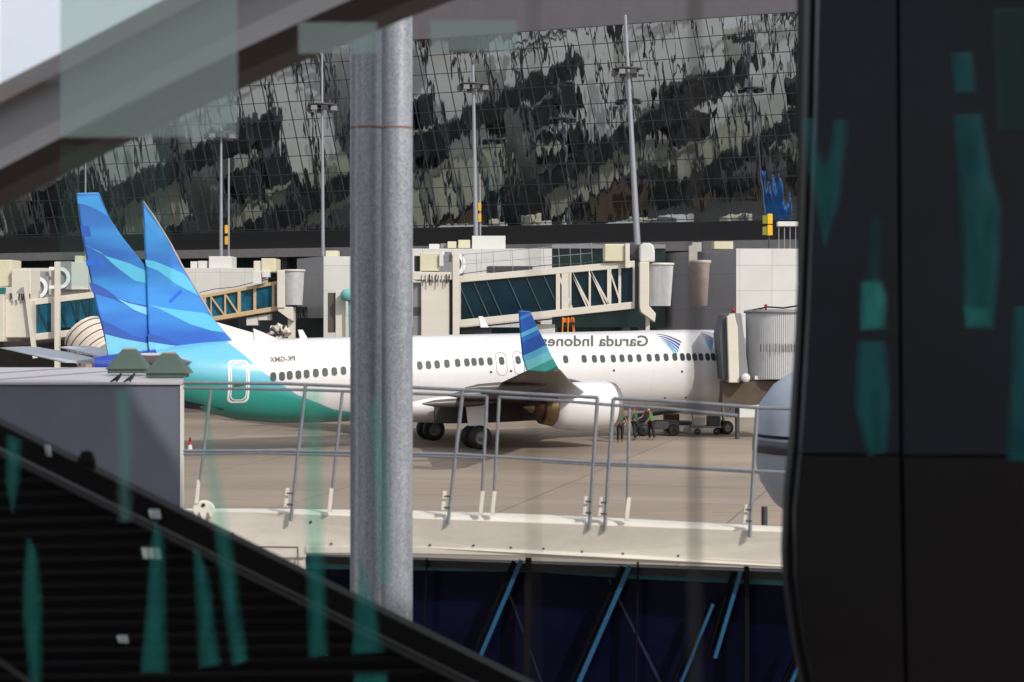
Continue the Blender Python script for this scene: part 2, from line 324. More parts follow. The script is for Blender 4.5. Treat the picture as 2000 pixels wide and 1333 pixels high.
fin([(280, 393), (286, 400), (302, 424), (330, 470), (352, 514), (372, 548), (392, 580), (412, 616), (440, 650), (480, 694), (480, 712), (296, 712), (290, 640), (286, 520), (282, 440)], -.14, [
    ([(281, 406), (291, 418), (306, 440), (322, 462), (312, 462), (296, 448), (283, 436)], c_mid, 'livery_swoosh'),
    ([(284, 508), (300, 510), (330, 522), (360, 536), (372, 550), (388, 578), (372, 570), (345, 556), (310, 530), (286, 520)], c_lt, 'livery_swoosh'),
    ([(288, 595), (312, 600), (350, 606), (400, 612), (412, 618), (430, 640), (438, 650), (412, 646), (372, 634), (340, 618), (310, 603)], c_lt, 'livery_swoosh'),
    ([(289, 652), (320, 660), (352, 674), (300, 672), (290, 668)], c_dk, 'livery_swoosh'),
    ([(290, 668), (330, 674), (400, 684), (452, 688), (480, 697), (480, 713), (296, 713)], c_tq, 'livery_swoosh'),
    ([(330, 588), (352, 566), (356, 570), (334, 592)], mat('fin_bright_patch', srgb(18, 98, 214), .4), 'paint_patch'),
    ([(279, 392), (282, 394), (306, 428), (334, 474), (356, 516), (376, 550), (396, 582), (416, 618), (412, 616), (392, 582), (352, 515), (330, 472), (302, 427)], c_pk, 'leading_edge'),
])
# dorsal fillet (two pale triangles ahead of the fin)
MB().prism([loc_at(x, y, -.1) for x, y in [(418, 628), (500, 652), (560, 668), (560, 682), (480, 706), (455, 668)]], (0, .2, 0)).build('dorsal_fillet', plane_white, ac, bevel=.03)
MB().prism([loc_at(x, y, -.18) for x, y in [(495, 642), (520, 652), (552, 668), (545, 684), (500, 690)]], (0, .1, 0)).build('dorsal_fillet', mat('aircraft_pinkish_white', srgb(228, 220, 220), .3, var=.02), ac, bevel=.02)
# engines
for sgn in (-1, 1):
    ec = (0, sgn*4.85, 2.02)
    e = MB().lathe([(5.35, .80), (5.75, .84), (6.05, .90), (6.22, .98), (6.27, 1.03), (6.2, 1.08), (5.8, 1.13), (5.0, 1.17), (4.2, 1.15), (3.4, 1.05), (2.95, .95), (2.95, .88)], ec, 'x', 40).build('engine_nacelle', plane_white, ac)
    MB().lathe([(5.3, .02), (5.36, .82)], ec, 'x', 32).build('fan_face', dgrey, e)
    MB().lathe([(6.0, .885), (6.22, .975), (6.28, 1.03), (6.22, 1.085), (6.0, 1.115)], ec, 'x', 40).build('intake_lip', chrome, e)
    MB().lathe([(3.0, .9), (2.7, .86), (2.4, .80), (2.4, .6)], ec, 'x', 32).build('core_cowl', brassy, e)
    MB().lathe([(2.5, .62), (2.2, .6), (1.95, .52), (1.95, .4)], ec, 'x', 28).build('nozzle', mat('bronze_nozzle', srgb(92, 64, 46), .4, .8, var=.2), e)
    MB().lathe([(2.1, .33), (1.85, .28), (1.6, .12), (1.5, .02)], ec, 'x', 24).build('exhaust_cone', brassy, e)
    MB().prism([(5.3, sgn*4.75, 3.0), (3.9, sgn*4.75, 3.32), (2.4, sgn*4.75, 3.05), (1.2, sgn*4.75, 2.5), (2.6, sgn*4.75, 2.7), (4.6, sgn*4.75, 2.8)], (0, sgn*.22, 0)).build('pylon', wing_m, e, bevel=.04)
    MB().tube((4.1, sgn*4.85-.1, .93), (3.2, sgn*4.85-.1, .86), .03, .02).build('drain_mast', chrome, e)
# landing gear
def wheel(parent, x, y, r, w):
    t = MB().lathe([(-w/2, r*.55), (-w/2, r*.86), (-w*.3, r), (w*.3, r), (w/2, r*.86), (w/2, r*.55)], (x, y, r), 'y', 28).build('tyre', black, parent)
    h = MB().lathe([(-w*.36, .02), (-w*.4, r*.2), (-w*.3, r*.3), (-w*.42, r*.56)], (x, y, r), 'y', 22); h.lathe([(w*.36, .02), (w*.42, r*.56)], (x, y, r), 'y', 22)
    h.build('rim', mat('wheel_rim_grey', srgb(100, 102, 102), .4, .3), parent)
for sgn in (-1, 1):
    g = MB().tube((0, sgn*2.86, .55), (.1, sgn*2.75, 2.6), .12, .15, 14).tube((.1, sgn*2.86, .9), (.5, sgn*1.5, 2.2), .06).tube((0, sgn*2.4, .55), (0, sgn*3.3, .55), .09).build('main_gear', chrome, ac)
    wheel(g, 0, sgn*2.86-.43, .56, .38); wheel(g, 0, sgn*2.86+.43, .56, .38)
    MB().prism([(.5, sgn*3.05, 1.1), (-.5, sgn*3.05, 1.1), (-.6, sgn*2.9, 2.3), (.6, sgn*2.9, 2.3)], (0, sgn*.04, 0)).build('gear_door', plane_white, g)
g = MB().tube((15.6, 0, .36), (15.4, 0, 1.9), .08, .1, 14).tube((15.6, 0, .9), (16.4, 0, 1.8), .04).tube((15.6, -.3, .36), (15.6, .3, .36), .06).build('nose_gear', chrome, ac)
wheel(g, 15.6, -.24, .36, .22); wheel(g, 15.6, .24, .36, .22)
# windows
win_m = mat('cabin_window', srgb(44, 62, 64), .15, var=.15, scale=6); winf = mat('window_frame', srgb(205, 205, 205), .35)
def rrect(c, u, v, w, h, r, n=4):
    pts = []
    for cx, cy, a0 in ((w/2-r, h/2-r, 0), (-w/2+r, h/2-r, 90), (-w/2+r, -h/2+r, 180), (w/2-r, -h/2+r, 270)):
        for i in range(n+1):
            a = R(a0+90*i/n); pts.append(c+u*(cx+r*math.cos(a))+v*(cy+r*math.sin(a)))
    return pts
def fus_frame(p):
    q = Vector((p.x, fus_y(p.x, p.z+.1, .012), p.z+.1)); v = (q-p).normalized(); return Vector((1, 0, 0)), v
wl = [(538,735),(556,734),(572,733),(588,731),(616,728),(634,727),(652,725),(670,724)]
wl = [(534,736),(551,735),(566,733),(583,732),(599,730.5),(617,728.5),(635,727),(653,725.5),(671,724)] + [(820,714),(837,713),(854,712),(873,710.5),(894,709),(912,708),(926,707),(940,706.5),(957,706),(980,705)] + \
     [(1012,703.5),(1105,702),(1141,701),(1161,701),(1177,701),(1198,700.5),(1215,700),(1231,700),(1248,699.5),(1268,699),(1284,698.5),(1301,698),(1318,697.5),(1333,697.5),(1345,697.5),(1357,697.5),(1369,697.5),(1382,697.5),(1393,697.5)]
wl += [(690,722.5),(708,721.5),(726,720),(744,719),(762,718),(780,717),(798,716)]
for px, py in wl:
    p = on_fus(px, py, .012); u, v = fus_frame(p); nrm = u.cross(v).normalized(); nrm = nrm if nrm.y < 0 else -nrm
    pts = rrect(p-nrm*.004, u, v, .27, .40, .12); MB().prism(pts, nrm*.012).build('cabin_window', win_m, fuse)
# doors and exits as outlined frames
def door_ring(cx, cy, w, h, m, t=.03, name='door_outline', r=.25, raise_=.02):
    p = on_fus(cx, cy, raise_); mb = MB(); N = 36; loop_o = []; loop_i = []
    for (ww, hh, rr, lst) in ((w, h, r, loop_o), (w-2*t, h-2*t, r-t, loop_i)):
        for q in rrect(Vector((p.x, 0, p.z)), Vector((1, 0, 0)), Vector((0, 0, 1)), ww, hh, rr, 8): lst.append(Vector((q.x, fus_y(q.x, q.z, raise_), q.z)))
        n = len(lst)
    # subdivide straight sides by projecting again
    def dens(l):
        o_ = []
        for a, b in zip(l, l[1:]+l[:1]):
            k = max(1, int((b-a).length/.2))
            for i in range(k):
                q = a+(b-a)*i/k; o_.append(Vector((q.x, fus_y(q.x, q.z, raise_), q.z)))
        return o_
    # match counts by parameter
    A = dens(loop_o); B = []
    for q in A:
        d = Vector((q.x-p.x, 0, q.z-p.z)); s_ = Vector((p.x+d.x*(w-2*t)/w, 0, p.z+d.z*(h-2*t)/h)); B.append(Vector((s_.x, fus_y(s_.x, s_.z, raise_), s_.z)))
    n = len(A); mb.add(A+B, [(i, (i+1) % n, (i+1) % n+n, i+n) for i in range(n)])
    return mb.build(name, m, fuse)
dm = mat('door_gap_grey', srgb(150, 150, 150), .5); dm2 = mat('door_trim_white', srgb(225, 225, 222), .4)
door_ring(467, 746, .95, 1.95, dm2, .09); door_ring(467, 746, .72, 1.72, dm2, .05)
hp = on_fus(467, 752, .03); MB().box(hp.x-.22, hp.x+.22, hp.y-.02, hp.y+.02, hp.z-.04, hp.z+.03).build('door_handle', dgrey, fuse)
door_ring(980, 711, .58, 1.12, dm, .02); door_ring(1014, 709, .58, 1.1, dm, .02)
for x, y in ((959, 727), (998, 725), (1199, 724), (1332, 726), (1299, 777), (1340, 776)):
    p = on_fus(x, y, .0); MB().lathe([(-.02, .01), (-.02, .06), (.05, .06)], p, 'y', 12).build('static_port', dgrey, fuse)
nv = [on_fus(x, y, .02) for x, y in ((352, 781), (372, 786), (396, 791), (425, 797), (438, 801))]+[on_fus(x, y, .02) for x, y in ((425, 802), (396, 801), (372, 799), (352, 797))]
MB().add(nv, [tuple(range(9))]).build('navy_stripe', mat('stripe_navy', srgb(16, 34, 60), .4), fuse)
# antennas
for px, py in ((586, 657), (938, 630)):
    p = loc_at(px, py, 0); MB().prism([(p.x-.1, -.03, p.z+.3), (p.x+.12, -.03, p.z+.3), (p.x+.45, -.03, p.z-.25), (p.x+.02, -.03, p.z-.25)], (0, .06, 0)).build('antenna', plane_white, ac)
# mirrored lettering, wrapped on the fuselage
def lettering(txt, px_right, px_left, py_base, h_px, m, name):
    """mirror-written: first letter stands at px_right, the word runs to px_left"""
    cu = bpy.data.curves.new('tmp', 'FONT'); cu.body = txt; cu.size = 1; cu.resolution_u = 3; cu.offset = .016
    ob = bpy.data.objects.new('tmp', cu); COL.objects.link(ob); bpy.context.view_layer.update()
    me = bpy.data.meshes.new_from_object(ob.evaluated_get(bpy.context.evaluated_depsgraph_get()))
    bm = bmesh.new(); bm.from_mesh(me); bmesh.ops.triangulate(bm, faces=bm.faces)
    for _ in range(2):
        es = [e for e in bm.edges if e.calc_length() > .18]; bmesh.ops.subdivide_edges(bm, edges=es, cuts=1); bmesh.ops.triangulate(bm, faces=bm.faces)
    xs = [v.co.x for v in bm.verts]; x0, x1 = min(xs), max(xs)
    for v in bm.verts:
        t = (v.co.x-x0)/(x1-x0); px = px_right+(px_left-px_right)*t; py = py_base(px)-v.co.y/.72*h_px
        v.co = on_fus(px, py, .014)
    bm.to_mesh(me); bm.free(); bpy.data.objects.remove(ob); me.materials.append(m)
    o = bpy.data.objects.new(name, me); COL.objects.link(o); o.parent = fuse; return o
ink = mat('title_grey', srgb(84, 82, 76), .45, var=.05)
lettering("Garuda Indonesia", 1266, 1036, lambda x: 676, 21, ink, 'airline_title')
lettering("PK-GMX", 576, 527, lambda x: 708-(x-527)*.06, 10, ink, 'registration_letters')
# feather emblem: five curved stripes (shown twice, like the photograph)
def emblem(ox, sc, parent_name='emblem_stripe'):
    for k in range(6):
        mb = MB(); A = []; B = []
        for i in range(9):
            t = i/8; x = ox+sc*(-44+48*t-k*.9*t*2+k*4*(1-t)); y = 653+k*4.0+sc*(10*t**1.6+2*k*t) + (t*t)*6; wd = (.5+2.2*t)*(1-.25*(k == 0))
            A.append(on_fus(x, y-wd, .016)); B.append(on_fus(x, y+wd*.55, .016))
        mb.add(A+B, [(i, i+1, i+10, i+9) for i in range(8)])
        c = [(36, 44, 96), (34, 54, 124), (24, 90, 160), (24, 124, 176), (30, 150, 184), (50, 174, 196)][k]
        mb.build('emblem_stripe', mat('emblem_%d' % k, srgb(*c), .4), fuse)
emblem(1326, 1.0); emblem(1392, .5)

# ------------------------------------------------------------------ terminal with mirror-glass front, far behind
X0, Y0, KY = 21.75, 120.0, .431           # wall line: Y = Y0 + KY*(X0 - X)
def wall(u, z, off=0.):                    # u metres to the left of the right end, off towards the camera
    lean = (z-12)*math.tan(R(5)); L = math.hypot(1, KY); nx, ny = -KY/L, -1/L
    return Vector((X0-u/L + nx*(lean+off), Y0+KY*u/L + ny*(lean+off), z))
def uz_at(px, py):
    """wall coordinates of a photo pixel"""
    u, z = 30., 15.
    for _ in range(40):
        p = wall(u, z); k = (px-1000)/F; e1 = p.x-k*p.y; u += e1/ (1/math.hypot(1, KY))*.9; p = wall(u, z); z = EYE-(py-HY)*p.y/F
    return u, z
def mirror_mat():
    m = bpy.data.materials.new('mirror_glass'); m.use_nodes = True; nt = m.node_tree; n = nt.nodes; l = nt.links; b = n['Principled BSDF']
    b.inputs['Metallic'].default_value = 1; b.inputs['Roughness'].default_value = .015; b.inputs['Base Color'].default_value = (*srgb(176, 181, 186), 1)
    tc = n.new('ShaderNodeTexCoord')
    def nz(sc, s):
        mp = n.new('ShaderNodeMapping'); mp.inputs['Scale'].default_value = s; l.new(tc.outputs['Object'], mp.inputs[0])
        z = n.new('ShaderNodeTexNoise'); z.inputs['Scale'].default_value = sc; z.inputs['Detail'].default_value = 1.5; l.new(mp.outputs[0], z.inputs[0]); return z
    a = nz(.55, (1.5, 1.5, .55)); c = nz(2.0, (1.6, 1.6, .35))
    b1 = n.new('ShaderNodeBump'); b1.inputs['Strength'].default_value = 1; b1.inputs['Distance'].default_value = .011; l.new(a.outputs[0], b1.inputs['Height'])
    b2 = n.new('ShaderNodeBump'); b2.inputs['Strength'].default_value = 1; b2.inputs['Distance'].default_value = .0010; l.new(c.outputs[0], b2.inputs['Height'])
    l.new(b1.outputs[0], b2.inputs['Normal']); l.new(b2.outputs[0], b.inputs['Normal']); return m
term = thing('terminal_building', (-10, 134, 0), 'long airport terminal with rippled mirror glass front and grey curved roof edge behind the aircraft', 'terminal')
ZT = 28.2
MB().prism([wall(-3, 13.2), wall(90, 13.2), wall(90, ZT-6), wall(48, ZT), wall(-3, ZT)], (0, .4, 0)).build('glass_wall', mirror_mat(), term)
g = MB(); mull = mat('dark_mullion', (.02, .022, .024), .5)
sl_ = math.tan(R(11))
def gbar(u0, z0, u1, z1, w):
    p, q = wall(u0, z0, .02), wall(u1, z1, .02); a = (q-p).normalized(); nrm = Vector((-KY, -1, 0)).normalized(); s_ = a.cross(nrm).normalized()*w/2
    g.add([p-s_, p+s_, p+s_+nrm*.06, p-s_+nrm*.06, q-s_, q+s_, q+s_+nrm*.06, q-s_+nrm*.06], [(0,3,2,1),(4,5,6,7),(0,1,5,4),(1,2,6,5),(2,3,7,6),(3,0,4,7)])
z = 13.4
while z < ZT: gbar(-3, z, min(90, 48+42*(ZT-z)/6), z, .05); z += 1.5
u = -8.
while u < 92:
    h = ZT-13.3; ua, ub = u, u+h*sl_*.95
    if ua > -3 and ub < 90: gbar(ua, 13.3, ub, ZT-.05-max(0, ub-48)*6/42, .02)
    u += 1.15
g.build('mullion_grid', mull, term)
# roof edge: deep grey panels, slightly curved upper line
def panel_mat(name, c, w, h, line=.5):
    m = bpy.data.materials.new(name); m.use_nodes = True; nt = m.node_tree; n = nt.nodes; l = nt.links; b = n['Principled BSDF']; b.inputs['Roughness'].default_value = .45
    tc = n.new('ShaderNodeTexCoord'); br = n.new('ShaderNodeTexBrick'); br.offset = 0; br.inputs['Scale'].default_value = 1
    mp = n.new('ShaderNodeMapping'); mp.inputs['Rotation'].default_value[0] = R(90); l.new(tc.outputs['Object'], mp.inputs[0]); l.new(mp.outputs[0], br.inputs[0])
    br.inputs['Brick Width'].default_value = w; br.inputs['Row Height'].default_value = h; br.inputs['Mortar Size'].default_value = .018; br.inputs['Mortar Smooth'].default_value = .3
    br.inputs['Color1'].default_value = (*c, 1); br.inputs['Color2'].default_value = (*[x*.94 for x in c], 1); br.inputs['Mortar'].default_value = (*[x*line for x in c], 1)
    z = n.new('ShaderNodeTexNoise'); z.inputs['Scale'].default_value = .8; z.inputs['Detail'].default_value = 6; l.new(tc.outputs['Object'], z.inputs[0])
    mr = n.new('ShaderNodeMapRange'); mr.inputs[3].default_value = .88; mr.inputs[4].default_value = 1.08; l.new(z.outputs[0], mr.inputs[0])
    mx = n.new('ShaderNodeMix'); mx.data_type = 'RGBA'; mx.blend_type = 'MULTIPLY'; mx.inputs[0].default_value = 1; l.new(br.outputs[0], mx.inputs[6]); l.new(mr.outputs[0], mx.inputs[7])
    l.new(mx.outputs[2], b.inputs['Base Color']); return m
fas = []; 
for i in range(31):
    u = -3+93*i/30; lo = ZT-max(0, u-48)*6/42; top = 31.0 + 2.6*math.exp(-((u-8)/22)**2) - max(0, u-36)*8/42
    fas.append([wall(u, lo, .25), wall(u, top, .5), wall(u, top+.1, -6), wall(u, lo-.1, -6)])
mb = MB(); 
for a, b in zip(fas, fas[1:]): mb.add(a+b, [(i, (i+1) % 4, (i+1) % 4+4, i+4) for i in range(4)], False)
mb.build('roof_edge', panel_mat('roof_edge_panels', srgb(114, 110, 115), 1.3, 50, .85), term)
# lower storeys: canopy strip and dark green glazing
gg = mat('dark_green_glazing', srgb(16, 40, 38), .15, var=.4, scale=.3)
def wslab(name, u0, u1, z0, z1, o0, o1, m):
    MB().add([wall(u0, z0, o0), wall(u1, z0, o0), wall(u1, z1, o0), wall(u0, z1, o0), wall(u0, z0, o1), wall(u1, z0, o1), wall(u1, z1, o1), wall(u0, z1, o1)],
         [(0,1,2,3),(7,6,5,4),(0,4,5,1),(3,2,6,7),(0,3,7,4),(1,5,6,2)]).build(name, m, term)
wslab('black_band', -3, 90, 11.7, 13.2, -.5, .3, mat('black_cladding', (.012, .012, .014), .4))
wslab('canopy_strip', -3, 90, 11.0, 11.7, -.5, 1.6, mat('canopy_grey', srgb(112, 110, 112), .5))
wslab('lower_glazing', -3, 90, 0, 11.0, -.5, .1, gg)
for u in range(2, 88, 6): wslab('column', u, u+.5, 0, 11.0, .1, .6, dgrey)

# neighbouring concourse, out of the frame to the left: the mirror glass shows it
conc = thing('neighbour_concourse', (-85, 55, 0), 'pale concourse with leaning white blocks and dark openings seen in the mirror glass', 'concourse')
cw = mat('concourse_white', srgb(222, 222, 216), .6, var=.06, scale=.3); cb = mat('concourse_cream', srgb(182, 182, 160), .6)
cd = mat('concourse_dark', (.012, .013, .014), .5); cbr = mat('concourse_brown', srgb(82, 66, 46), .8, var=.5, scale=.5); ctl = mat('concourse_teal', srgb(30, 110, 105), .4)
cr = mat('concourse_slate', srgb(92, 94, 98), .6, var=.3, scale=.4)
D = Vector((-.98, -.2, 0)); P = Vector((.2, -.98, 0))     # away from the mirror / along the concourse
BC = Vector((-88, 60, 0))
def cpt(s, h, d=0.): return BC + P*s + D*d + Vector((0, 0, h))
def cquad(name, m, pts, d, th=2.5): MB().prism([cpt(s, h, d) for s, h in pts], D*th).build(name, m, conc)
KS = .36
def cslab(s0, s1, h0, h1, lean, d, m, name, th=6, c=None):
    c = s0 if c is None else c; k = lambda s_: KS*(s_-c)
    cquad(name, m, [(s0, h0+k(s0)), (s1, h0+k(s1)), (s1+lean, h1+k(s1+lean)), (s0+lean, h1+k(s0+lean))], d, th)
rnd = random.Random(5)
cquad('rear_wall', cr, [(-90, -1), (110, -1), (110, 40), (-90, 40)], 34)
for s0, wd, h1 in ((-84, 20, 26), (-58, 19, 31), (-31, 20, 27), (-5, 18, 31), (20, 19, 28), (45, 20, 32), (72, 18, 30)):
    cslab(s0, s0+wd, 4, h1, -6, 4+rnd.random()*6, cw, 'leaning_block', 10)
    cslab(s0+1, s0+wd+2, 0.5, 7, -2, 3.2, cb, 'cream_base', 4)
    for r_ in range(2):
        for c_ in range(2): 
            a = s0+2.0+c_*4.6; hh = 8+r_*6+rnd.random()
            cslab(a-hh*.22, a+3.4-hh*.22, hh, hh+4.2, -1.2, 1.6, cd, 'dark_opening', 4, s0)
    for r_ in range(7): cslab(s0-4, s0+wd+4, h1-2+r_*1.3, h1-1.7+r_*1.3, 0, 2+rnd.random()*4, dgrey, 'roof_pipe', .5, s0)
for k in range(40):
    s0 = rnd.uniform(-85, 100); h0 = rnd.uniform(2, 36); mm = rnd.choice([cd, cd, cr, cw, cbr, ctl, dgrey, cb, cw])
    cslab(s0, s0+rnd.uniform(.4, 3.2), h0, h0+rnd.uniform(.8, 4.5), rnd.uniform(-2, 1), rnd.uniform(-3, 14), mm, 'roof_plant', 1.5)
for (a0, ha, a1, hb, th) in ((-95, -6, -25, 18, 3), (-50, -4, 25, 22, 3.2), (-8, -5, 60, 20, 3.2), (30, -4, 105, 22, 3.2), (-70, 18, -30, 32, 1.2)):
    cquad('sloping_walkway', cd, [(a0, ha), (a1, hb), (a1, hb+th), (a0, ha+th)], -1, 1.5)
for k in range(40):
    s0 = -88+k*5; MB().tube(cpt(s0, 0, -2), cpt(s0-5, 30, -2), .35).build('raking_strut', dgrey, conc)
for k in range(26):
    s0 = rnd.uniform(-85, 100); cslab(s0, s0+rnd.uniform(2, 7), 0, rnd.uniform(1, 4), 0, -8, cbr, 'brown_hoarding', 1)
MB().prism([cpt(-95, .006, -60), cpt(115, .006, -60), cpt(115, .006, 40), cpt(-95, .006, 40)], (0, 0, .004)).build('service_road', mat('dark_asphalt', (.035, .033, .03), .85, var=.3, scale=.3), kind='structure')

# ------------------------------------------------------------------ light masts
mast_m = mat('mast_grey', srgb(146, 150, 158), .4, .3, var=.05)
def mast(px0, py0, px1, py1, Y, r, label, head=True, hy=None):
    b = W(px1, py1, Y); t = W(px0, py0, Y); ax = (t-b).normalized(); b0 = b - ax*(b.z/ax.z)
    m = thing('light_mast', (b0.x, b0.y, 0), label, 'light mast', 'apron light masts behind the jet bridges')
    MB().tube(b0, t, r*1.25, r*.45, 12).build('pole', mast_m, m)
    if head:
        c = W(px0+(px1-px0)*(hy-py0)/(py1-py0), hy, Y)
        MB().lathe([(0, .5), (0, 1.0), (.12, 1.0), (.12, .5)], c, 'z', 16).build('lamp_ring', dgrey, m)
        for k in range(8):
            a = k*math.pi/4+.3; q = c+Vector((math.cos(a)*.95, math.sin(a)*.95, -.18))
            MB().box(q.x-.2, q.x+.2, q.y-.14, q.y+.14, q.z-.16, q.z+.14).build('floodlight', grey_p if k % 2 else dgrey, m)
        MB().tube(c+Vector((0, 0, .1)), c+Vector((0, 0, 1.5)), .025, .02).build('lightning_rod', mast_m, m)
mast(1221, 30, 1245, 480, 108, .24, 'tallest grey light mast rising right of the big jet bridge cabin', True, 138)
mast(924, 128, 930, 480, 112, .20, 'light mast standing between the galvanised posts and the tallest mast', True, 168)
mast(432, 250, 432, 500, 112, .16, 'light mast beside the blue tail fin with a floodlight ring', True, 262)
mast(629, 100, 631, 500, 110, .14, 'light mast just left of the double galvanised posts', True, 208)
mast(167, 300, 167, 560, 118, .12, 'short headless mast rising behind the tip of the blue fin', False)
def rod(px0, py0, px1, py1, Y, ypy, label):
    b = W(px1, py1, Y); t = W(px0, py0, Y)
    m = thing('signal_post', (b.x, Y, 0), label, 'signal post', 'thin posts with yellow sleeves')
    MB().tube((b.x, Y, 0), t, .10, .06, 10).build('post', mast_m, m)
    for k in range(2): MB().pbox(px1-7, ypy+k*22, px1-1, ypy+k*22+16, Y-.15, .15).build('yellow_sleeve', mat('signal_yellow', srgb(220, 170, 50), .5), m)
rod(937, 340, 941, 480, 112.5, 396, 'thin post with yellow sleeves beside the middle light mast')
rod(447, 310, 446, 500, 112.5, 440, 'thin post with yellow sleeves beside the blue tail fin')
# yellow lamp on a thin post and canopy lamps by the right block
y_t = thing('signal_lamp', (W(1502, 480, 100).x, 100, 0), 'tall yellow signal lamp on a thin post above the right white block', 'signal lamp')
MB().tube((W(1502, 480, 100).x, 100.2, 0), W(1502, 455, 100.2), .05).build('post', dgrey, y_t)
for k in range(2):
    MB().pbox(1499, 418+k*22, 1509, 438+k*22, 100, .35).build('lamp_body', mat('lamp_yellow', srgb(235, 180, 20), .4), y_t, bevel=.03)
    MB().pbox(1490, 421+k*22, 1499, 437+k*22, 100.05, .25).build('lamp_visor', mat('lamp_olive', srgb(120, 130, 40), .5), y_t)
fr_ = thing('roof_handrail', (W(1545, 480, 101).x, 101, W(1545, 485, 101).z), 'small white topped handrail frame on the right block roof', 'handrail')
MB().pbox(1519, 433, 1566, 442, 101, .5).build('top_cap', white_p, fr_, bevel=.02)
for x in (1521, 1532, 1543, 1554, 1564): MB().tube(W(x, 441, 101.2), W(x, 487, 101.2), .03).build('upright', galv_rail, fr_)

# ------------------------------------------------------------------ jet bridges behind the aircraft
def panelled(name, x0, y0, x1, y1, Y, d, m, parent, bevel=.02): return MB().pbox(x0, y0, x1, y1, Y, d).build(name, m, parent, bevel=bevel)
WP = panel_mat('white_wall_panels', srgb(206, 207, 204), 2.0, 1.55, .6); GP = panel_mat('grey_and_shade_panels', srgb(150, 148, 152), 2.2, 2.2, .7)  # grey panels; on the gate blocks shade is put into this grey

# --- right fixed block
blk = thing('gate_block', (W(1440, 640, 101).x, 101, 0), 'tall gate block with shade-grey left face and bright white right face', 'gate building')
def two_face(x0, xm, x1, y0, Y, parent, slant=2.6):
    """building corner: left face turned away from the sun, shade put into its grey, right face towards it"""
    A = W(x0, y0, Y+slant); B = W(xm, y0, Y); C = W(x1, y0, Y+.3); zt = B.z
    MB().prism([(A.x, A.y, 0), (B.x, B.y, 0), (B.x+.4, B.y+.6, 0), (A.x+.4, A.y+.6, 0)], (0, 0, zt)).build('shade_grey_wall', GP, parent)
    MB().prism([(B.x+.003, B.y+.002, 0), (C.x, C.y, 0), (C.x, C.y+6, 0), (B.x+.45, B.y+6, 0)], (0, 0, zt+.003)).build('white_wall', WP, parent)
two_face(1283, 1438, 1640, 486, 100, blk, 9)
panelled('roof_box', 1395, 472, 1432, 487, 104, 1.5, ivory, blk); panelled('roof_vent', 1352, 474, 1370, 492, 103, 1, white_p, blk)
panelled('vertical_duct', 1346, 480, 1362, 520, 97.2, .5, beige, blk)
MB().lathe([(0, .02), (0, .46), (2.5, .62), (2.55, .70), (2.7, .70), (2.7, .02)], W(1366, 598, 97), 'z', 28).build('narrow_drum', mat('drum_pinkish', srgb(176, 166, 160), .5), blk)
# --- big right jet bridge
YB = 96.0
def bridge_truss(parent, xs, topf, botf, Y, th_top, th_bot, post_x, diags, glass, gm, dep=3.0, panel=None):
    p = MB().pprism([(xs[0], topf(xs[0])), (xs[1], topf(xs[1])), (xs[1], topf(xs[1])+th_top), (xs[0], topf(xs[0])+th_top)], Y, dep).build('roof_beam', beige_b, parent, bevel=.03)
    q = MB().pprism([(xs[0], botf(xs[0])-th_bot), (xs[1], botf(xs[1])-th_bot), (xs[1], botf(xs[1])), (xs[0], botf(xs[0]))], Y-.02, dep).build('floor_beam', beige_b, parent, bevel=.03)
    MB().pprism([(glass[0], topf(glass[0])+th_top), (glass[1], topf(glass[1])+th_top), (glass[1], botf(glass[1])-th_bot), (glass[0], botf(glass[0])-th_bot)], Y+.22, dep-.5).build('glazed_side', gm, parent)
    for x, w in post_x: MB().pprism([(x, topf(x)+th_top-1), (x+w, topf(x+w)+th_top-1), (x+w, botf(x+w)-th_bot+1), (x, botf(x)-th_bot+1)], Y+.01, .2).build('post', beige_b, parent)
    for xa, xb, w in diags: MB().bar(W(xa, topf(xa)+th_top, Y+.06), W(xb, botf(xb)-th_bot, Y+.06), w*Y/F, .1).build('diagonal', beige_b, parent)
    # roof conduit, underside rail and glazing bars
    MB().path([W(x, topf(x)-5+2*math.sin(x), Y+.4) for x in range(int(xs[0]), int(xs[1]), 40)], .025, 6).build('roof_cable', dgrey, parent)
    MB().path([W(xs[0], botf(xs[0])+3, Y+.3), W(xs[1], botf(xs[1])+3, Y+.3)], .05, 6).build('under_rail', dgrey, parent)
br = thing('jet_bridge', (W(1000, 640, YB).x, YB, 0), 'long beige jet bridge with dark teal glass and a zigzag truss above the white fuselage', 'jet bridge', 'jet bridges serving the parked airliner')
tf = lambda x: 540-(x-890)*.088; bf = lambda x: 640-(x-890)*.105
bridge_truss(br, (893, 1240), tf, bf, YB, 13, 14, [(893, 7), (1086, 8), (1097, 14), (1112, 4), (1150, 4), (1186, 8), (1208, 5), (1236, 6)],
             [(1090, 1117, 4), (1117, 1152, 4), (1117, 1146, 3), (1153, 1189, 4), (1153, 1182, 3), (1190, 1212, 3)], (898, 1238), teal_glass)
for xa in (896, 925, 950, 992, 1028, 1062): MB().bar(W(xa, tf(xa)+14, YB+.16), W(xa+30, bf(xa+30)-14, YB+.16), .05, .06).build('glass_brace', mat('dull_teal_metal', srgb(52, 84, 92), .5), br)
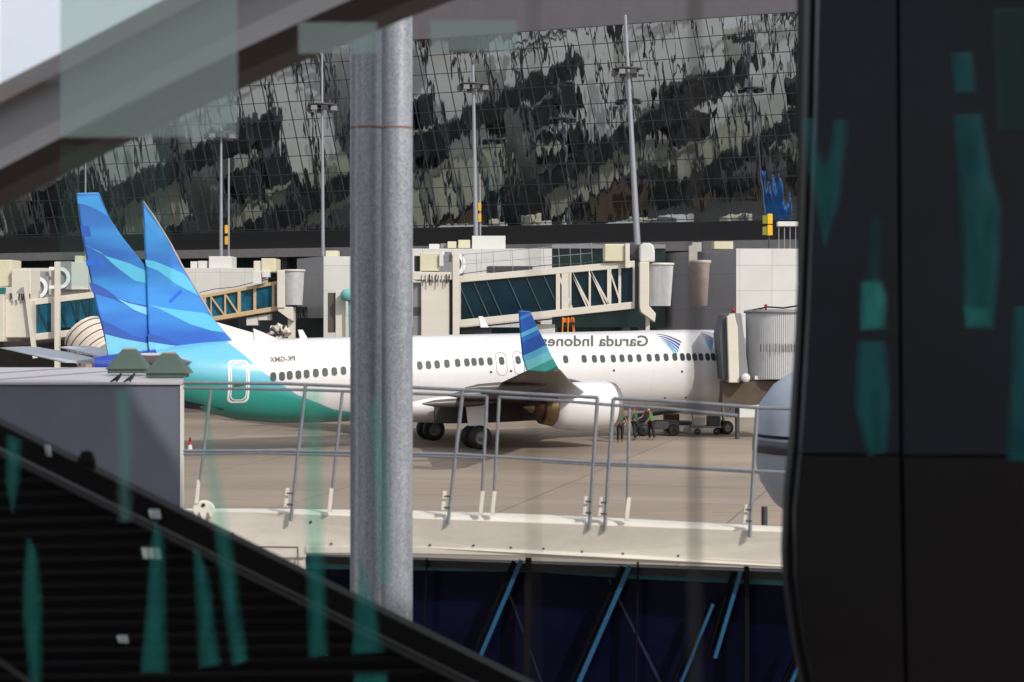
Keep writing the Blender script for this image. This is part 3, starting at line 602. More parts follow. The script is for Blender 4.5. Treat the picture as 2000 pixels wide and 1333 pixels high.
# cabin at left end
panelled('cabin', 822, 545, 878, 690, YB-.6, 3.6, beige_b, br, .06); panelled('cabin_grey_side', 806, 552, 822, 690, YB-.3, 3, grey_p, br)
panelled('corner_post', 884, 490, 897, 660, YB-.9, .5, beige_b, br); panelled('cabin_recess', 878, 548, 884, 660, YB-.3, 1, dgrey, br)
panelled('equipment_case', 820, 494, 857, 530, YB-.5, 1.6, ivory, br, .05); panelled('black_opening', 809, 500, 819, 530, YB-.2, 1, black, br)
panelled('cabin_roof', 806, 532, 884, 547, YB-.8, 3.8, beige_b, br, .03)
for k in range(6): panelled('side_vent', 808+k*2.4, 600, 809.2+k*2.4, 617, YB-.33, .05, black, br, 0)
for k in range(9):
    x = 826+k*6.5; MB().path([W(x, 536, YB-.9), W(x+rnd.uniform(-2, 2), 546+rnd.uniform(0, 12), YB-.9)], .035, 6).build('hanging_cable', rnd.choice([dgrey, white_p, black]), br)
panelled('gear_box', 858, 496, 866, 520, YB-.7, .6, white_p, br); panelled('gear_box', 868, 492, 882, 512, YB-.6, .6, grey_p, br)
# right end: rotunda housing, canopy box, drum
panelled('rotunda_post', 1249, 512, 1268, 600, YB-.6, 1.2, beige_b, br, .05)
MB().prism([W(1249, 598, YB-.6), W(1268, 598, YB-.6), W(1281, 613, YB-.6), W(1279, 630, YB-.6), W(1252, 610, YB-.6)], (0, 1.2, 0)).build('bracket', beige_b, br, bevel=.03)
panelled('ivory_case', 1181, 477, 1221, 511, YB-.3, 2, ivory, br, .06); panelled('case_edge', 1221, 476, 1230, 524, YB-.5, 2.2, beige_b, br, .04)
MB().prism([W(1250, 512, YB-.4), W(1250, 480, YB-.4), W(1256, 475, YB-.4), W(1270, 475, YB-.4), W(1277, 480, YB-.4), W(1279, 490, YB-.4), W(1279, 512, YB-.4)], (0, 2.6, 0)).build('white_hood', white_p, br, bevel=.08)
panelled('hood_back', 1231, 478, 1250, 508, YB+.4, 2, dgrey, br)
MB().pbox(1240, 520, 1249, 600, YB, 2).build('gasket', dgrey, br)
def drum(name, pxc, py_top, py_bot, r_top, r_bot, Y, m, parent, nflute=90, amp=.02):
    c = W(pxc, py_bot, Y); h = W(pxc, py_top, Y).z-c.z; vs = []; n = nflute*2
    for z_, r in ((0, r_bot), (h, r_top)):
        for i in range(n):
            a = 2*math.pi*i/n; rr = r+(amp if i % 2 else -amp); vs.append(c+Vector((rr*math.cos(a), rr*math.sin(a), z_)))
    mb = MB().add(vs, [(i, (i+1) % n, (i+1) % n+n, i+n) for i in range(n)]); mb.add(vs, [tuple(range(n)), tuple(range(n, 2*n))])
    return mb.build(name, m, parent)
steel = mat('ribbed_steel', srgb(196, 198, 200), .35, .35, var=.05)
drum('rotunda_drum', 1289, 518, 598, .78, .60, YB+.6, steel, br, 60, .015)
MB().lathe([(0, .02), (0, .84), (.14, .84), (.14, .02)], W(1289, 519, YB+.6), 'z', 40).build('drum_rim', beige_b, br)
panelled('support_leg', 1261, 600, 1269, 900, YB+1.5, .4, beige_b, br); panelled('support_leg', 1040, 628, 1056, 900, YB+1.2, .5, grey_p, br)
panelled('under_box', 900, 640, 960, 652, YB+.6, 1.5, dgrey, br); panelled('under_box', 1046, 634, 1084, 660, YB+.8, 1, white_p, br)
# rail on its roof
for x in (905, 932, 965, 1002, 1035, 1063, 1093, 1115, 1135, 1157): MB().tube(W(x, tf(x), YB+2.5), W(x-2, tf(x)-42, YB+2.5), .02, n=6).build('roof_rail_post', galv_rail, br)
for d in (22, 41): MB().path([W(905, tf(905)-d, YB+2.5), W(1157, tf(1157)-d, YB+2.5)], .018, 6).build('roof_rail', galv_rail, br)

# --- white fixed walkway behind it
wk = thing('fixed_walkway', (W(940, 600, 106).x, 106, 0), 'white panelled fixed walkway wall behind the long jet bridge with round lettering', 'walkway')
panelled('panel_wall', 700, 486, 1078, 640, 106, 3, panel_mat('walkway_panels', srgb(205, 206, 204), 1.9, 1.4, .6), wk)
panelled('roof_box', 922, 461, 987, 487, 107, 2, white_p, wk); panelled('roof_box', 860, 476, 874, 487, 107.5, 2, grey_p, wk)
panelled('air_unit', 874, 472, 891, 485, 107, 1.2, ivory, wk); panelled('air_unit', 895, 469, 918, 485, 107, 1.2, ivory, wk); panelled('air_unit', 838, 477, 858, 487, 107, 1.2, white_p, wk)
panelled('dark_slot', 952, 520, 1040, 532, 105.9, .5, dgrey, wk); panelled('green_link', 1078, 486, 1300, 640, 107, 2, gg, wk); panelled('link_roof', 1078, 478, 1300, 486, 106.6, 3, grey_p, wk)
def arc_letter(px, py, rpx, Y, parent, thick=.34):
    """big mirror-written round letter, open to the left"""
    mb = MB(); c = W(px, py, Y); r = rpx*Y/F; A = []; B = []
    for i in range(25):
        a = R(-98+196*i/24); A.append(c+Vector((r*math.cos(a)*.9, 0, r*math.sin(a)))); B.append(c+Vector(((r*(1-thick))*math.cos(a)*.86, 0, r*(1-thick)*math.sin(a))))
    fr0 = A+B; n = 25
    mb.add(fr0+[p+Vector((0, .05, 0)) for p in fr0], [(i, i+1, i+1+n, i+n) for i in range(n-1)]+[(i+2*n, i+1+2*n, i+1, i) for i in range(n-1)]+[(i+n, i+n+1, i+3*n+1, i+3*n) for i in range(n-1)])
    c2 = W(px-rpx*.55, py-rpx*.86, Y); mb.box(c2.x-r*.5, c2.x+r*.42, Y, Y+.05, c2.z-r*.15, c2.z+r*.15); c3 = W(px-rpx*.55, py+rpx*.86, Y); mb.box(c3.x-r*.5, c3.x+r*.42, Y, Y+.05, c3.z-r*.15, c3.z+r*.15)
    mb.build('gate_letter', mat('letter_white', srgb(232, 234, 234), .4), parent)
panelled('sign_disc', 852, 497, 906, 537, 105.7, .25, grey_p, wk); arc_letter(888, 516, 24, 105.6, wk)

# --- middle jet bridge (behind the fin)
YM = 98.0
bm_ = thing('jet_bridge', (W(470, 640, YM).x, YM, 0), 'shorter jet bridge with tan truss right of the blue fin', 'jet bridge', 'jet bridges serving the parked airliner')
tf2 = lambda x: 577-(x-390)*.185; bf2 = lambda x: 632-(x-390)*.165
tan = mat('tan_paint', srgb(190, 165, 128), .5, var=.08); bb = beige_b; beige_b = tan
bridge_truss(bm_, (380, 541), tf2, bf2, YM, 7, 9, [(398, 4), (411, 2), (438, 3), (464, 6), (495, 5), (531, 5)], [(412, 438, 3), (440, 464, 3)], (382, 538), blue_glass)
beige_b = bb
panelled('end_post', 541, 528, 556, 602, YM-.6, 1.2, beige_b, bm_, .04)
drum('rotunda_drum', 574, 530, 596, .62, .5, YM, mat('smooth_pale_steel', srgb(190, 192, 194), .4, .2), bm_, 50, .004)
MB().lathe([(0, .02), (0, .68), (.12, .68), (.12, .02)], W(574, 531, YM), 'z', 36).build('drum_rim', beige_b, bm_)
MB().prism([W(541, 600, YM-.5), W(572, 600, YM-.5), W(573, 628, YM-.5), W(562, 622, YM-.5), W(543, 608, YM-.5)], (0, 1.2, 0)).build('bracket', beige_b, bm_, bevel=.03)
panelled('leg', 562, 622, 575, 900, YM, .6, beige_b, bm_)
panelled('canopy_hood', 510, 505, 538, 532, YM-.2, 2.2, ivory, bm_, .05); panelled('canopy_hood', 495, 510, 511, 545, YM-.1, 2, beige_b, bm_, .05)
panelled('air_unit', 494, 530, 510, 555, YM-.6, .6, white_p, bm_); panelled('air_unit', 512, 530, 526, 542, YM-.6, .6, white_p, bm_)
panelled('white_box', 481, 618, 503, 636, YM+.3, .8, white_p, bm_); panelled('white_box', 504, 608, 528, 626, YM+.3, .8, white_p, bm_)
hb = MB()
for k in range(14):
    a = rnd.uniform(522, 560); y = rnd.uniform(640, 672); p = W(a, y, YM-1+rnd.uniform(0, .8)); hb.tube(p, p+Vector((rnd.uniform(-.5, .5), rnd.uniform(-.2, .2), rnd.uniform(-.45, .45))), rnd.uniform(.1, .26), n=12)
hb.build('drive_housing', beige, bm_)
MB().tube(W(530, 640, YM-1), W(560, 668, YM-1), .12).tube(W(556, 635, YM-1.1), W(540, 672, YM-1.1), .08).build('lift_strut', dgrey, bm_)
for k in range(6):
    x = 578+k*4; MB().path([W(x, 598, YM+.2), W(x+rnd.uniform(-2, 2), 612, YM+.3), W(x+3, 622, YM+.2)], .03, 6).build('hanging_cable', black, bm_)
# --- wall behind the middle bridge with box units
wm = thing('fixed_walkway', (W(430, 600, 106).x, 106, 0), 'low white walkway wall right of the fin with grey shadows and roof boxes', 'walkway')
panelled('panel_wall', 300, 524, 510, 640, 106, 3, panel_mat('walkway_panels_pale', srgb(205, 205, 200), 1.6, 1.5, .7), wm)
panelled('roof_box', 408, 501, 452, 524, 106.5, 2, white_p, wm); panelled('air_unit', 372, 511, 385, 524, 106.4, 1, white_p, wm); panelled('air_unit', 387, 510, 403, 524, 106.4, 1, white_p, wm)
panelled('under_glazing', 400, 600, 660, 720, 104, 1, mat('murky_glazing', srgb(30, 40, 42), .3, var=.4, scale=.4), wm)
# --- block left of the posts
b2 = thing('gate_block', (W(620, 640, 101).x, 101, 0), 'gate block left of the double posts with shade-grey and white faces', 'gate building')
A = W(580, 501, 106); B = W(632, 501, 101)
b2m = MB().prism([(A.x, A.y, W(0, 622, 101).z), (B.x, B.y, W(0, 622, 101).z), (B.x+.3, B.y+.5, W(0, 622, 101).z), (A.x+.3, A.y+.5, W(0, 622, 101).z)], (0, 0, B.z-W(0, 622, 101).z)).build('shade_grey_wall', GP, b2)  # left face: its shade is put into the grey colour
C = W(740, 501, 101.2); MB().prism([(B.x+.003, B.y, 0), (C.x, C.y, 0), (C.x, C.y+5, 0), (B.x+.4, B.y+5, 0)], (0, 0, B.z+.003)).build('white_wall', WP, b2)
panelled('roof_box', 636, 490, 660, 502, 102, 1, ivory, b2); panelled('drum_post', 655, 568, 674, 700, 97, .6, beige_b, b2, .04)
panelled('louvre', 640, 572, 655, 650, 97.2, .5, mat('brown_louvre', srgb(84, 76, 72), .6), b2)
MB().lathe([(0, .02), (.1, .5), (.5, .55), (.7, .4), (.8, .02)], W(683, 590, 96.5), 'z', 20).tube(W(684, 588, 96.5), W(686, 690, 96.5), .12).build('downpipe', mat('pale_teal_paint', srgb(110, 180, 170), .5), b2)
# --- far left jet bridge
YL = 97.0
bl = thing('jet_bridge', (W(90, 640, YL).x, YL, 0), 'jet bridge at the left edge with bright blue glass and beige cabin', 'jet bridge', 'jet bridges serving the parked airliner')
panelled('cabin', -10, 586, 62, 660, YL-.8, 3.4, beige_b, bl, .06); panelled('cabin_end', -40, 572, 8, 668, YL-1.2, 3.4, beige, bl, .05)
panelled('roof_hood', 22, 526, 60, 590, YL-.4, 2, beige_b, bl, .05); panelled('roof_hood', -6, 508, 22, 560, YL, 2, ivory, bl, .05)
panelled('teal_window', -4, 562, 11, 574, YL-1.25, .1, mat('teal_paint', srgb(30, 110, 112), .4), bl)
for x0, x1, y0, y1, m_ in ((66, 101, 592, 652, blue_glass), (112, 235, 578, 640, blue_glass)):
    panelled('glazed_side', x0, y0, x1, y1, YL+.1, 2.4, m_, bl, 0)
MB().pprism([(60, 585), (245, 563), (245, 575), (60, 597)], YL, 2.8).build('roof_beam', beige_b, bl, bevel=.03); MB().pprism([(62, 653), (245, 632), (245, 646), (62, 666)], YL, 2.8).build('floor_beam', beige_b, bl, bevel=.03)
for x, w in ((61, 7), (100, 12), (150, 4), (175, 4), (200, 3)): MB().pprism([(x, 588-(x-60)*.1), (x+w, 588-(x-60)*.1), (x+w, 652-(x-60)*.1), (x, 652-(x-60)*.1)], YL+.01, .15).build('post', beige_b if w > 5 else mat('teal_steel', srgb(24, 60, 70), .4), bl)
for xa, xb in ((72, 94), (116, 132), (140, 154), (160, 178)): MB().bar(W(xa, 594-(xa-60)*.1, YL+.05), W(xb, 648-(xb-60)*.1, YL+.05), .09, .08).build('diagonal', mat('teal_steel', srgb(24, 60, 70), .4), bl)
MB().bar(W(50, 548, YL-1), W(69, 700, YL-1), .22, .3).build('raking_leg', beige_b, bl); panelled('leg', 106, 512, 116, 720, YL-.7, .3, beige_b, bl)
for k in range(10):
    x = 22+k*4; MB().path([W(x, 574, YL-1), W(x+rnd.uniform(-2, 2), 584+rnd.uniform(0, 8), YL-1)], .04, 6).build('hanging_cable', rnd.choice([black, dgrey, white_p]), bl)
cbm = mat('cream_bellows', srgb(206, 196, 184), .6, var=.06)
bb_ = MB()
axis0, axis1 = W(165, 652, YL), W(208, 702, YL-1)
for k in range(10):
    t = k/9; p = axis0.lerp(axis1, t); q = axis0.lerp(axis1, min(1, t+.11)); r0 = .95+.55*math.sin(math.pi*min(1, .25+.5*t)); bb_.tube(p, q, r0, r0*1.02, 22)
be = bb_.build('boot_bellows', cbm, bl)
for k in range(1, 9, 2):
    p = axis0.lerp(axis1, k/9); q = axis0.lerp(axis1, k/9+.02); r0 = 1.0+.55*math.sin(math.pi*min(1, .25+.5*k/9)); MB().tube(p, q, r0, r0, 22).build('hoop', mat('brown_louvre', srgb(84, 76, 72), .6), be)
# --- wall with the two round letters
wz = thing('fixed_walkway', (W(100, 600, 106).x, 106, 0), 'pale walkway wall at far left carrying two white round letters on grey squares', 'walkway')
panelled('panel_wall', -60, 524, 170, 640, 105, 3, panel_mat('walkway_panels_left', srgb(205, 203, 196), 1.9, 1.4, .7), wz); panelled('wall_step', 138, 512, 172, 566, 104.6, 1, white_p, wz); panelled('roof_cap', 146, 500, 162, 513, 105, 1, ivory, wz)
panelled('letter_square', 62, 530, 94, 584, 104.7, .2, GP, wz); panelled('letter_square', 108, 511, 139, 566, 104.5, .2, GP, wz)
arc_letter(74, 562, 21, 104.5, wz); arc_letter(118, 543, 21, 104.3, wz)
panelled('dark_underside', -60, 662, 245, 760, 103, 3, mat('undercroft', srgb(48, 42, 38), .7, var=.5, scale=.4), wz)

# --- bridge at the nose
YN = 82.2
nb = thing('jet_bridge', (W(1500, 700, YN).x, YN, 0), 'docked jet bridge with ribbed silver drum and beige canopy at the aircraft nose', 'jet bridge', 'jet bridges serving the parked airliner')
MB().prism([W(1404, 652, YN), W(1413, 616, YN), W(1424, 612, YN), W(1424, 742, YN), W(1412, 742, YN)], (0, 2.2, 0)).build('bellows_canopy', mat('bellows_grey', srgb(70, 74, 80), .7), nb, bevel=.03)
MB().prism([W(1420, 618, YN-.3), W(1434, 612, YN-.3), W(1441, 640, YN-.3), W(1444, 748, YN-.3), W(1424, 748, YN-.3)], (0, 2.6, 0)).build('canopy_side', beige_b, nb, bevel=.04)
MB().prism([W(1432, 614, YN-.25), W(1448, 612, YN-.25), W(1463, 742, YN-.25), W(1442, 746, YN-.25)], (0, 2.4, 0)).build('canopy_frame', grey_p, nb, bevel=.03)
drum('ribbed_drum', 1528, 612, 738, 1.85, 1.78, YN+1.4, steel, nb, 110, .012)
MB().lathe([(0, .02), (0, 1.95), (.12, 1.95), (.2, 1.6), (.2, .02)], W(1528, 612, YN+1.4), 'z', 48).build('drum_roof', grey_p, nb)
MB().lathe([(-.12, .02), (-.12, .22), (.12, .22), (.12, .02)], W(1456, 738, YN-.4), 'y', 24).build('roller', white_p, nb)
MB().pbox(1474, 735, 1600, 742, YN+.3, 2.5).build('drum_floor', white_p, nb, bevel=.02)
MB().prism([W(1412, 746, YN+.4), W(1600, 742, YN+.4), W(1600, 782, YN+.4), W(1430, 795, YN+.4), W(1410, 790, YN+.4)], (0, 1.2, 0)).build('cab_shade_block', mat('brown_cab_shade', srgb(78, 66, 54), .6, var=.15), nb, bevel=.02)  # brown block standing for shade under the cab, darkness put into its colour
for x, y in ((1432, 612), (1496, 604)): MB().tube(W(x, y+4, YN), W(x, y-2, YN), .05, .05).lathe([(0, .02), (0, .09), (.16, .08), (.2, .02)], W(x, y-2, YN), 'z', 12).build('warning_lamp', mat('lamp_red', srgb(140, 30, 30), .4), nb)
MB().path([W(1470, 606, YN+.5), W(1500, 600, YN+.5), W(1530, 602, YN+.5), W(1570, 596, YN+.5)], .05, 6).build('roof_cable', black, nb)
for k in range(26): panelled('vent_slit', 1482+k*3, 672, 1483.2+k*3, 688, YN-.5+.0, .02, black, nb, 0) if k % 2 else None
MB().tube(W(1440, 795, YN+1), (W(1440, 795, YN+1).x, YN+1, 0), .12).tube(W(1530, 780, YN+1.2), (W(1530, 780, YN+1.2).x, YN+1.2, 0), .35).build('support_leg', dgrey, nb)

# orange steps behind the fuselage
og = mat('orange_paint', srgb(225, 120, 30), .5)
sp_ = thing('boarding_steps', (W(1115, 700, 95).x, 93, 0), 'orange framed steps just visible under the jet bridge', 'steps')
for xa, xb in ((1100, 1096), (1110, 1108), (1119, 1121), (1117, 1132)): MB().bar(W(xa, 620, 93), W(xb, 700, 93), .07, .07).build('frame_bar', og, sp_)
MB().pbox(1098, 622, 1122, 630, 93.1, .4).build('tread_panel', og, sp_)

# ------------------------------------------------------------------ ground crew and loader under the fuselage
skin_m = mat('skin', srgb(120, 82, 62), .6); trouser = mat('dark_trousers', srgb(26, 27, 34), .8); vest = mat('green_vest', srgb(48, 150, 60), .7); vest2 = mat('dark_green_vest', srgb(20, 92, 66), .7)
def skinobj(name, pts, edges, m, parent, lv=2):
    me = bpy.data.meshes.new(name); me.from_pydata([p for p, r in pts], edges, []); o = bpy.data.objects.new(name, me); COL.objects.link(o)
    o.modifiers.new('skin', 'SKIN'); 
    for i, (p, r) in enumerate(pts): me.skin_vertices[0].data[i].radius = (r, r); me.skin_vertices[0].data[i].use_root = (i == 0)
    o.modifiers.new('sub', 'SUBSURF').levels = lv; o.modifiers['sub'].render_levels = lv; me.materials.append(m); o.parent = parent
    return o
def person(px, Y, label, vm, lean=.0, arm=.4, rz=0.):
    X = (px-1000)*Y/F; t = thing('person', (X, Y, 0), label, 'person', rz=rz)
    P_ = [((0, 0, .95), .13), ((0, lean*.2, 1.2), .13), ((0, lean*.45, 1.42), .12), ((0, lean*.55, 1.53), .055), ((0, lean*.62+.02, 1.64), .095), ((0, lean*.65+.01, 1.74), .07),
          ((.2, lean*.45, 1.42), .06), ((.26, lean*.45+arm*.3, 1.16), .048), ((.22, lean*.5+arm*.9, 1.0), .035), ((.21, lean*.5+arm*1.05, .95), .03),
          ((-.2, lean*.45, 1.42), .06), ((-.25, lean*.45+arm*.1, 1.14), .048), ((-.24, lean*.5+arm*.4, .9), .035), ((-.24, lean*.5+arm*.5, .83), .03),
          ((.1, 0, .9), .09), ((.12, .06, .5), .065), ((.12, 0, .1), .045), ((.12, .14, .04), .04), ((-.1, 0, .9), .09), ((-.13, -.02, .5), .065), ((-.14, -.1, .1), .045), ((-.14, .04, .04), .04)]
    E_ = [(0,1),(1,2),(2,3),(3,4),(4,5),(2,6),(6,7),(7,8),(8,9),(2,10),(10,11),(11,12),(12,13),(0,14),(14,15),(15,16),(16,17),(0,18),(18,19),(19,20),(20,21)]
    skinobj('body', P_, E_, skin_m, t)
    skinobj('trousers', [((0, 0, .95), .15), ((.1, 0, .88), .105), ((.12, .06, .5), .08), ((.12, 0, .12), .06), ((-.1, 0, .88), .105), ((-.13, -.02, .5), .08), ((-.14, -.1, .12), .06)], [(0,1),(1,2),(2,3),(0,4),(4,5),(5,6)], trouser, t)
    skinobj('vest', [((0, 0, .98), .165), ((0, lean*.2, 1.2), .165), ((0, lean*.42, 1.4), .15), ((.19, lean*.45, 1.41), .08), ((-.19, lean*.45, 1.41), .08)], [(0,1),(1,2),(2,3),(2,4)], vm, t)
    MB().lathe([(0, .02), (0, .105), (.05, .1), (.1, .05), (.11, .01)], Vector((X, Y, 0))+Vector((0, lean*.62+.01, 1.69)), 'z', 14).build('cap', trouser, t)
person(1211, 81.0, 'person in a dark green vest standing just right of the engine intake', vest2, .15, .5, R(200))
person(1272, 82.5, 'person in a bright green vest leaning over under the fuselage', vest, .45, .7, R(120))
person(1240, 82.2, 'person in a green vest behind a railing post by the loader', vest2, .1, .4, R(60))
ld = thing('belt_loader', (W(1290, 830, 85).x, 85.5, 0), 'dark belt loader with small wheels parked under the forward fuselage', 'belt loader')
X_ = ld.location.x
MB().box(X_-1.2, X_+1.0, 85.2, 86.6, .35, .75).build('chassis', dgrey, ld, bevel=.04); MB().box(X_-1.3, X_-.5, 85.2, 86.3, .75, 1.15).build('engine_cover', mat('blue_cover', srgb(40, 60, 100), .5), ld, bevel=.04)
MB().prism([(X_-1.9, 85.4, .8), (X_+1.2, 85.4, 1.25), (X_+1.2, 85.4, 1.4), (X_-1.9, 85.4, .95)], (0, .9, 0)).build('belt', black, ld)
for dx in (-.9, .7):
    for dy in (85.15, 86.55): MB().lathe([(-.1, .05), (-.12, .24), (-.06, .3), (.06, .3), (.12, .24), (.1, .05)], (X_+dx, dy, .3), 'y', 20).build('wheel', black, ld)
lc = thing('luggage_cart', (W(1385, 830, 86).x, 86.5, 0), 'pale luggage cart with a shelf frame behind the nose wheel', 'luggage cart'); X_ = lc.location.x
MB().box(X_-.9, X_+.7, 86.2, 87.4, .35, .45).build('bed', grey_p, lc, bevel=.02)
for dx in (-.85, .62): MB().tube((X_+dx, 86.3, .45), (X_+dx, 86.3, 1.25), .03).build('corner_post', galv_rail, lc)
for k in range(2): MB().box(X_-.8+k*.75, X_-.15+k*.75, 86.3, 86.9, .45, .85+.1*k).build('suitcase_load', [beige, dgrey][k], lc, bevel=.04)
for dx in (-.6, .4): MB().lathe([(-.06, .03), (-.06, .17), (.06, .17), (.06, .03)], (X_+dx, 86.15, .17), 'y', 16).build('wheel', black, lc)
dl = thing('loading_dolly', (W(1325, 830, 87).x, 87.6, 0), 'dark baggage dolly with white wheel discs between loader and cart', 'dolly'); X_ = dl.location.x
MB().box(X_-.9, X_+.8, 87.3, 88.5, .4, .6).build('bed', dgrey, dl, bevel=.03); MB().box(X_-.7, X_+.1, 87.4, 88.2, .6, 1.0).build('cargo_box', mat('brown_box', srgb(96, 70, 52), .7), dl, bevel=.03)
for dx in (-.6, .5): MB().lathe([(-.08, .02), (-.08, .14), (-.05, .2), (.05, .2), (.06, .02)], (X_+dx, 87.25, .2), 'y', 16).build('wheel', white_p, dl)
cone = thing('traffic_cone', (W(371, 878, 76).x, 76, 0), 'small red and white traffic cone standing on the apron below the tail', 'traffic cone')
cp = cone.location; cone.location.z = 0
MB().lathe([(.03, .13), (.3, .09)], cp, 'z', 14).build('white_band', white_p, cone); MB().lathe([(.3, .09), (.65, .03), (.66, .005)], cp, 'z', 14).build('red_tip', mat('cone_red', srgb(190, 50, 40), .6), cone)
MB().box(cp.x-.18, cp.x+.18, 75.82, 76.18, 0, .03).build('base', mat('cone_red', srgb(190, 50, 40), .6), cone)

# ------------------------------------------------------------------ rounded grey drum at right, in front of the apron
rd = thing('rounded_tank', (W(1600, 1000, 19).x, 19, 0), 'rounded pale blue grey tank with a dark band beside the dark wall', 'tank')
c = W(1612, 868, 19.8); 
tm = mat('tank_blue_grey', srgb(158, 168, 182), .5, var=.08, scale=3)
prof = [(-.95, .02), (-.88, .4), (-.7, .62), (-.45, .78), (-.15, .855), (.1, .86)]; top = [(.14, .86), (.3, .84), (.5, .78), (.72, .62), (.86, .42), (.92, .02)]
MB().lathe(prof, c, 'z', 48).build('shell', tm, rd); MB().lathe([(t, r) for t, r in top], c, 'z', 48).build('lid', tm, rd)
MB().lathe([(-.0, .868), (.0, .875), (.15, .872), (.15, .862)], c+Vector((0, 0, -.08)), 'z', 48).build('dark_band', dgrey, rd)
MB().tube(c+Vector((0, 0, -.9)), (c.x, c.y, 0), .14, .18, 16).build('pedestal', dgrey, rd)
MB().tube(W(1493, 1052, 18), W(1493, 990, 18), .035).build('stay', dgrey, rd)

# ------------------------------------------------------------------ near jet bridge: beam, glass, railings
yf = lambda x: 15.3-1.6*(x-355)/1180
cream = mat('cream_beam_paint', srgb(226, 220, 208), .5, var=.11, scale=2.2, stretch=(.7, 1, 2.2), bump=.3)
near = thing('near_bridge', (0, 14.5, 0), 'near cream coloured bridge beam over dark navy glass with blue diagonal braces', 'footbridge')
MB().pprism([(300, 999), (480, 999), (803, 1003), (1048, 1011), (1240, 1020), (1700, 1044), (1700, 1118), (1535, 1110), (1240, 1098), (1048, 1088), (803, 1083), (597, 1082), (597, 1090), (300, 1090)], yf, .22).build('beam', cream, near, bevel=.008)
MB().pprism([(597, 1068), (803, 1069), (1048, 1075), (1240, 1085), (1700, 1106), (1700, 1116), (1240, 1096), (1048, 1086), (803, 1081), (597, 1080)], lambda x: yf(x)-.012, .012).build('lower_flange', cream, near)
MB().pprism([(300, 1085), (595, 1085), (595, 1150), (300, 1150)], lambda x: yf(x)+.03, .1).build('end_panel', cream, near)
seam_m = mat('seam_brown', srgb(120, 108, 96), .6)
MB().path([W(x, y, yf(x)-.004) for x, y in ((500, 1068), (582, 1069), (582, 1116))], .006, 6).build('panel_seam', seam_m, near)
MB().path([W(x, 1018+(x-600)*.026+(.02*(x-1048) if x > 1048 else 0), yf(x)-.002) for x in (597, 803, 1048, 1240, 1535)], .003, 6).build('panel_seam', seam_m, near)
for x, y in ((454, 1043), (607, 1020), (852, 1023), (957, 1027), (1067, 1028), (1164, 1033), (1260, 1040), (1358, 1046), (1480, 1051), (647, 1063), (840, 1065), (925, 1066), (998, 1070), (1062, 1072), (1137, 1078), (1217, 1082), (1325, 1086)):
    MB().lathe([(0, .002), (0, .010 if y > 1060 else .014), (.03, .014)], W(x, y, yf(x)-.014), 'y', 10).build('bolt', dgrey, near)
MB().pprism([(560, 1084), (1700, 1120), (1700, 1500), (560, 1500)], lambda x: yf(x)+.45, .1).build('navy_glass', navy_glass, near)
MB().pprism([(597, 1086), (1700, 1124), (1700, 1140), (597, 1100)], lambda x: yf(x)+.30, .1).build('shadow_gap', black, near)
bl_m = mat('blue_brace_paint', srgb(32, 84, 118), .4, var=.12, scale=3); tl_m = mat('teal_trim', srgb(34, 96, 104), .45, var=.45, scale=1.2)
MB().pprism([(597, 1100), (1048, 1107), (1240, 1120), (1700, 1142), (1700, 1152), (1240, 1131), (1048, 1118), (597, 1111)], lambda x: yf(x)+.37, .05).build('teal_trim', tl_m, near)
brown = mat('brown_mullion', srgb(14, 12, 14), .6, spec=.1)
for xa, ya, xb, yb, w in ((1018, 1094, 938, 1282, 10), (1230, 1104, 1130, 1333, 11), (1447, 1114, 1396, 1285, 9), (1392, 1180, 1330, 1333, 7), (1580, 1256, 1545, 1333, 9)):
    MB().bar(W(xa, ya, yf(xa)+.22), W(xb, yb, yf(xb)+.22), w*.8*yf(xa)/F, .05).build('brace', bl_m, near)
    MB().bar(W(xa-14, ya+2, yf(xa)+.28), W(xb-14, yb, yf(xb)+.28), w*.8*yf(xa)/F, .05).build('brace_back', brown, near)
for xa, xb, w in ((834, 822, 3), (1032, 1025, 12), (1246, 1240, 3), (1458, 1458, 8)): MB().bar(W(xa, 1090, yf(xa)+.25), W(xb, 1400, yf(xb)+.25), w*.0046, .06).build('mullion', brown, near)
for xa, xb in ((985, 1060), (1190, 1290)): MB().bar(W(xa, 1130, yf(xa)+.42), W(xb, 1333, yf(xb)+.42), .03, .02).build('inner_brace', mat('deep_blue_brace', srgb(10, 13, 46), .4), near)

rail = thing('guard_railing', (0, 14.5, 4.7), 'tubular grey guard railing fixed along the top of the cream beam', 'railing')
yr = lambda x: yf(x)-.06
def rail_path(pts, r=.016, name='rail'):
    MB().path([W(x, y, yr(x)) for x, y in pts], r, 10).build(name, galv_rail, rail)
rail_path([(359, 748), (560, 750), (683, 755), (803, 757), (905, 762), (1048, 771), (1168, 777)], name='top_rail')
rail_path([(359, 758), (600, 762), (803, 769), (950, 774)], .014, 'top_rail')
rail_path([(975, 776), (1060, 780), (1165, 789), (1200, 792), (1290, 797), (1400, 808), (1440, 812)], .014, 'top_rail')
rail_path([(1198, 779), (1290, 783), (1380, 789), (1480, 797), (1600, 800)], name='top_rail')
rail_path([(359, 881), (560, 881), (803, 886), (900, 888), (1048, 897), (1168, 904), (1240, 907), (1400, 916), (1600, 927)], .014, 'mid_rail')
rail_path([(359, 888), (500, 885), (680, 890), (803, 890), (950, 895)], .013, 'mid_rail'); rail_path([(1060, 902), (1160, 908), (1330, 914), (1490, 924)], .012, 'mid_rail')
sock = mat('socket_cream', srgb(225, 220, 210), .45)
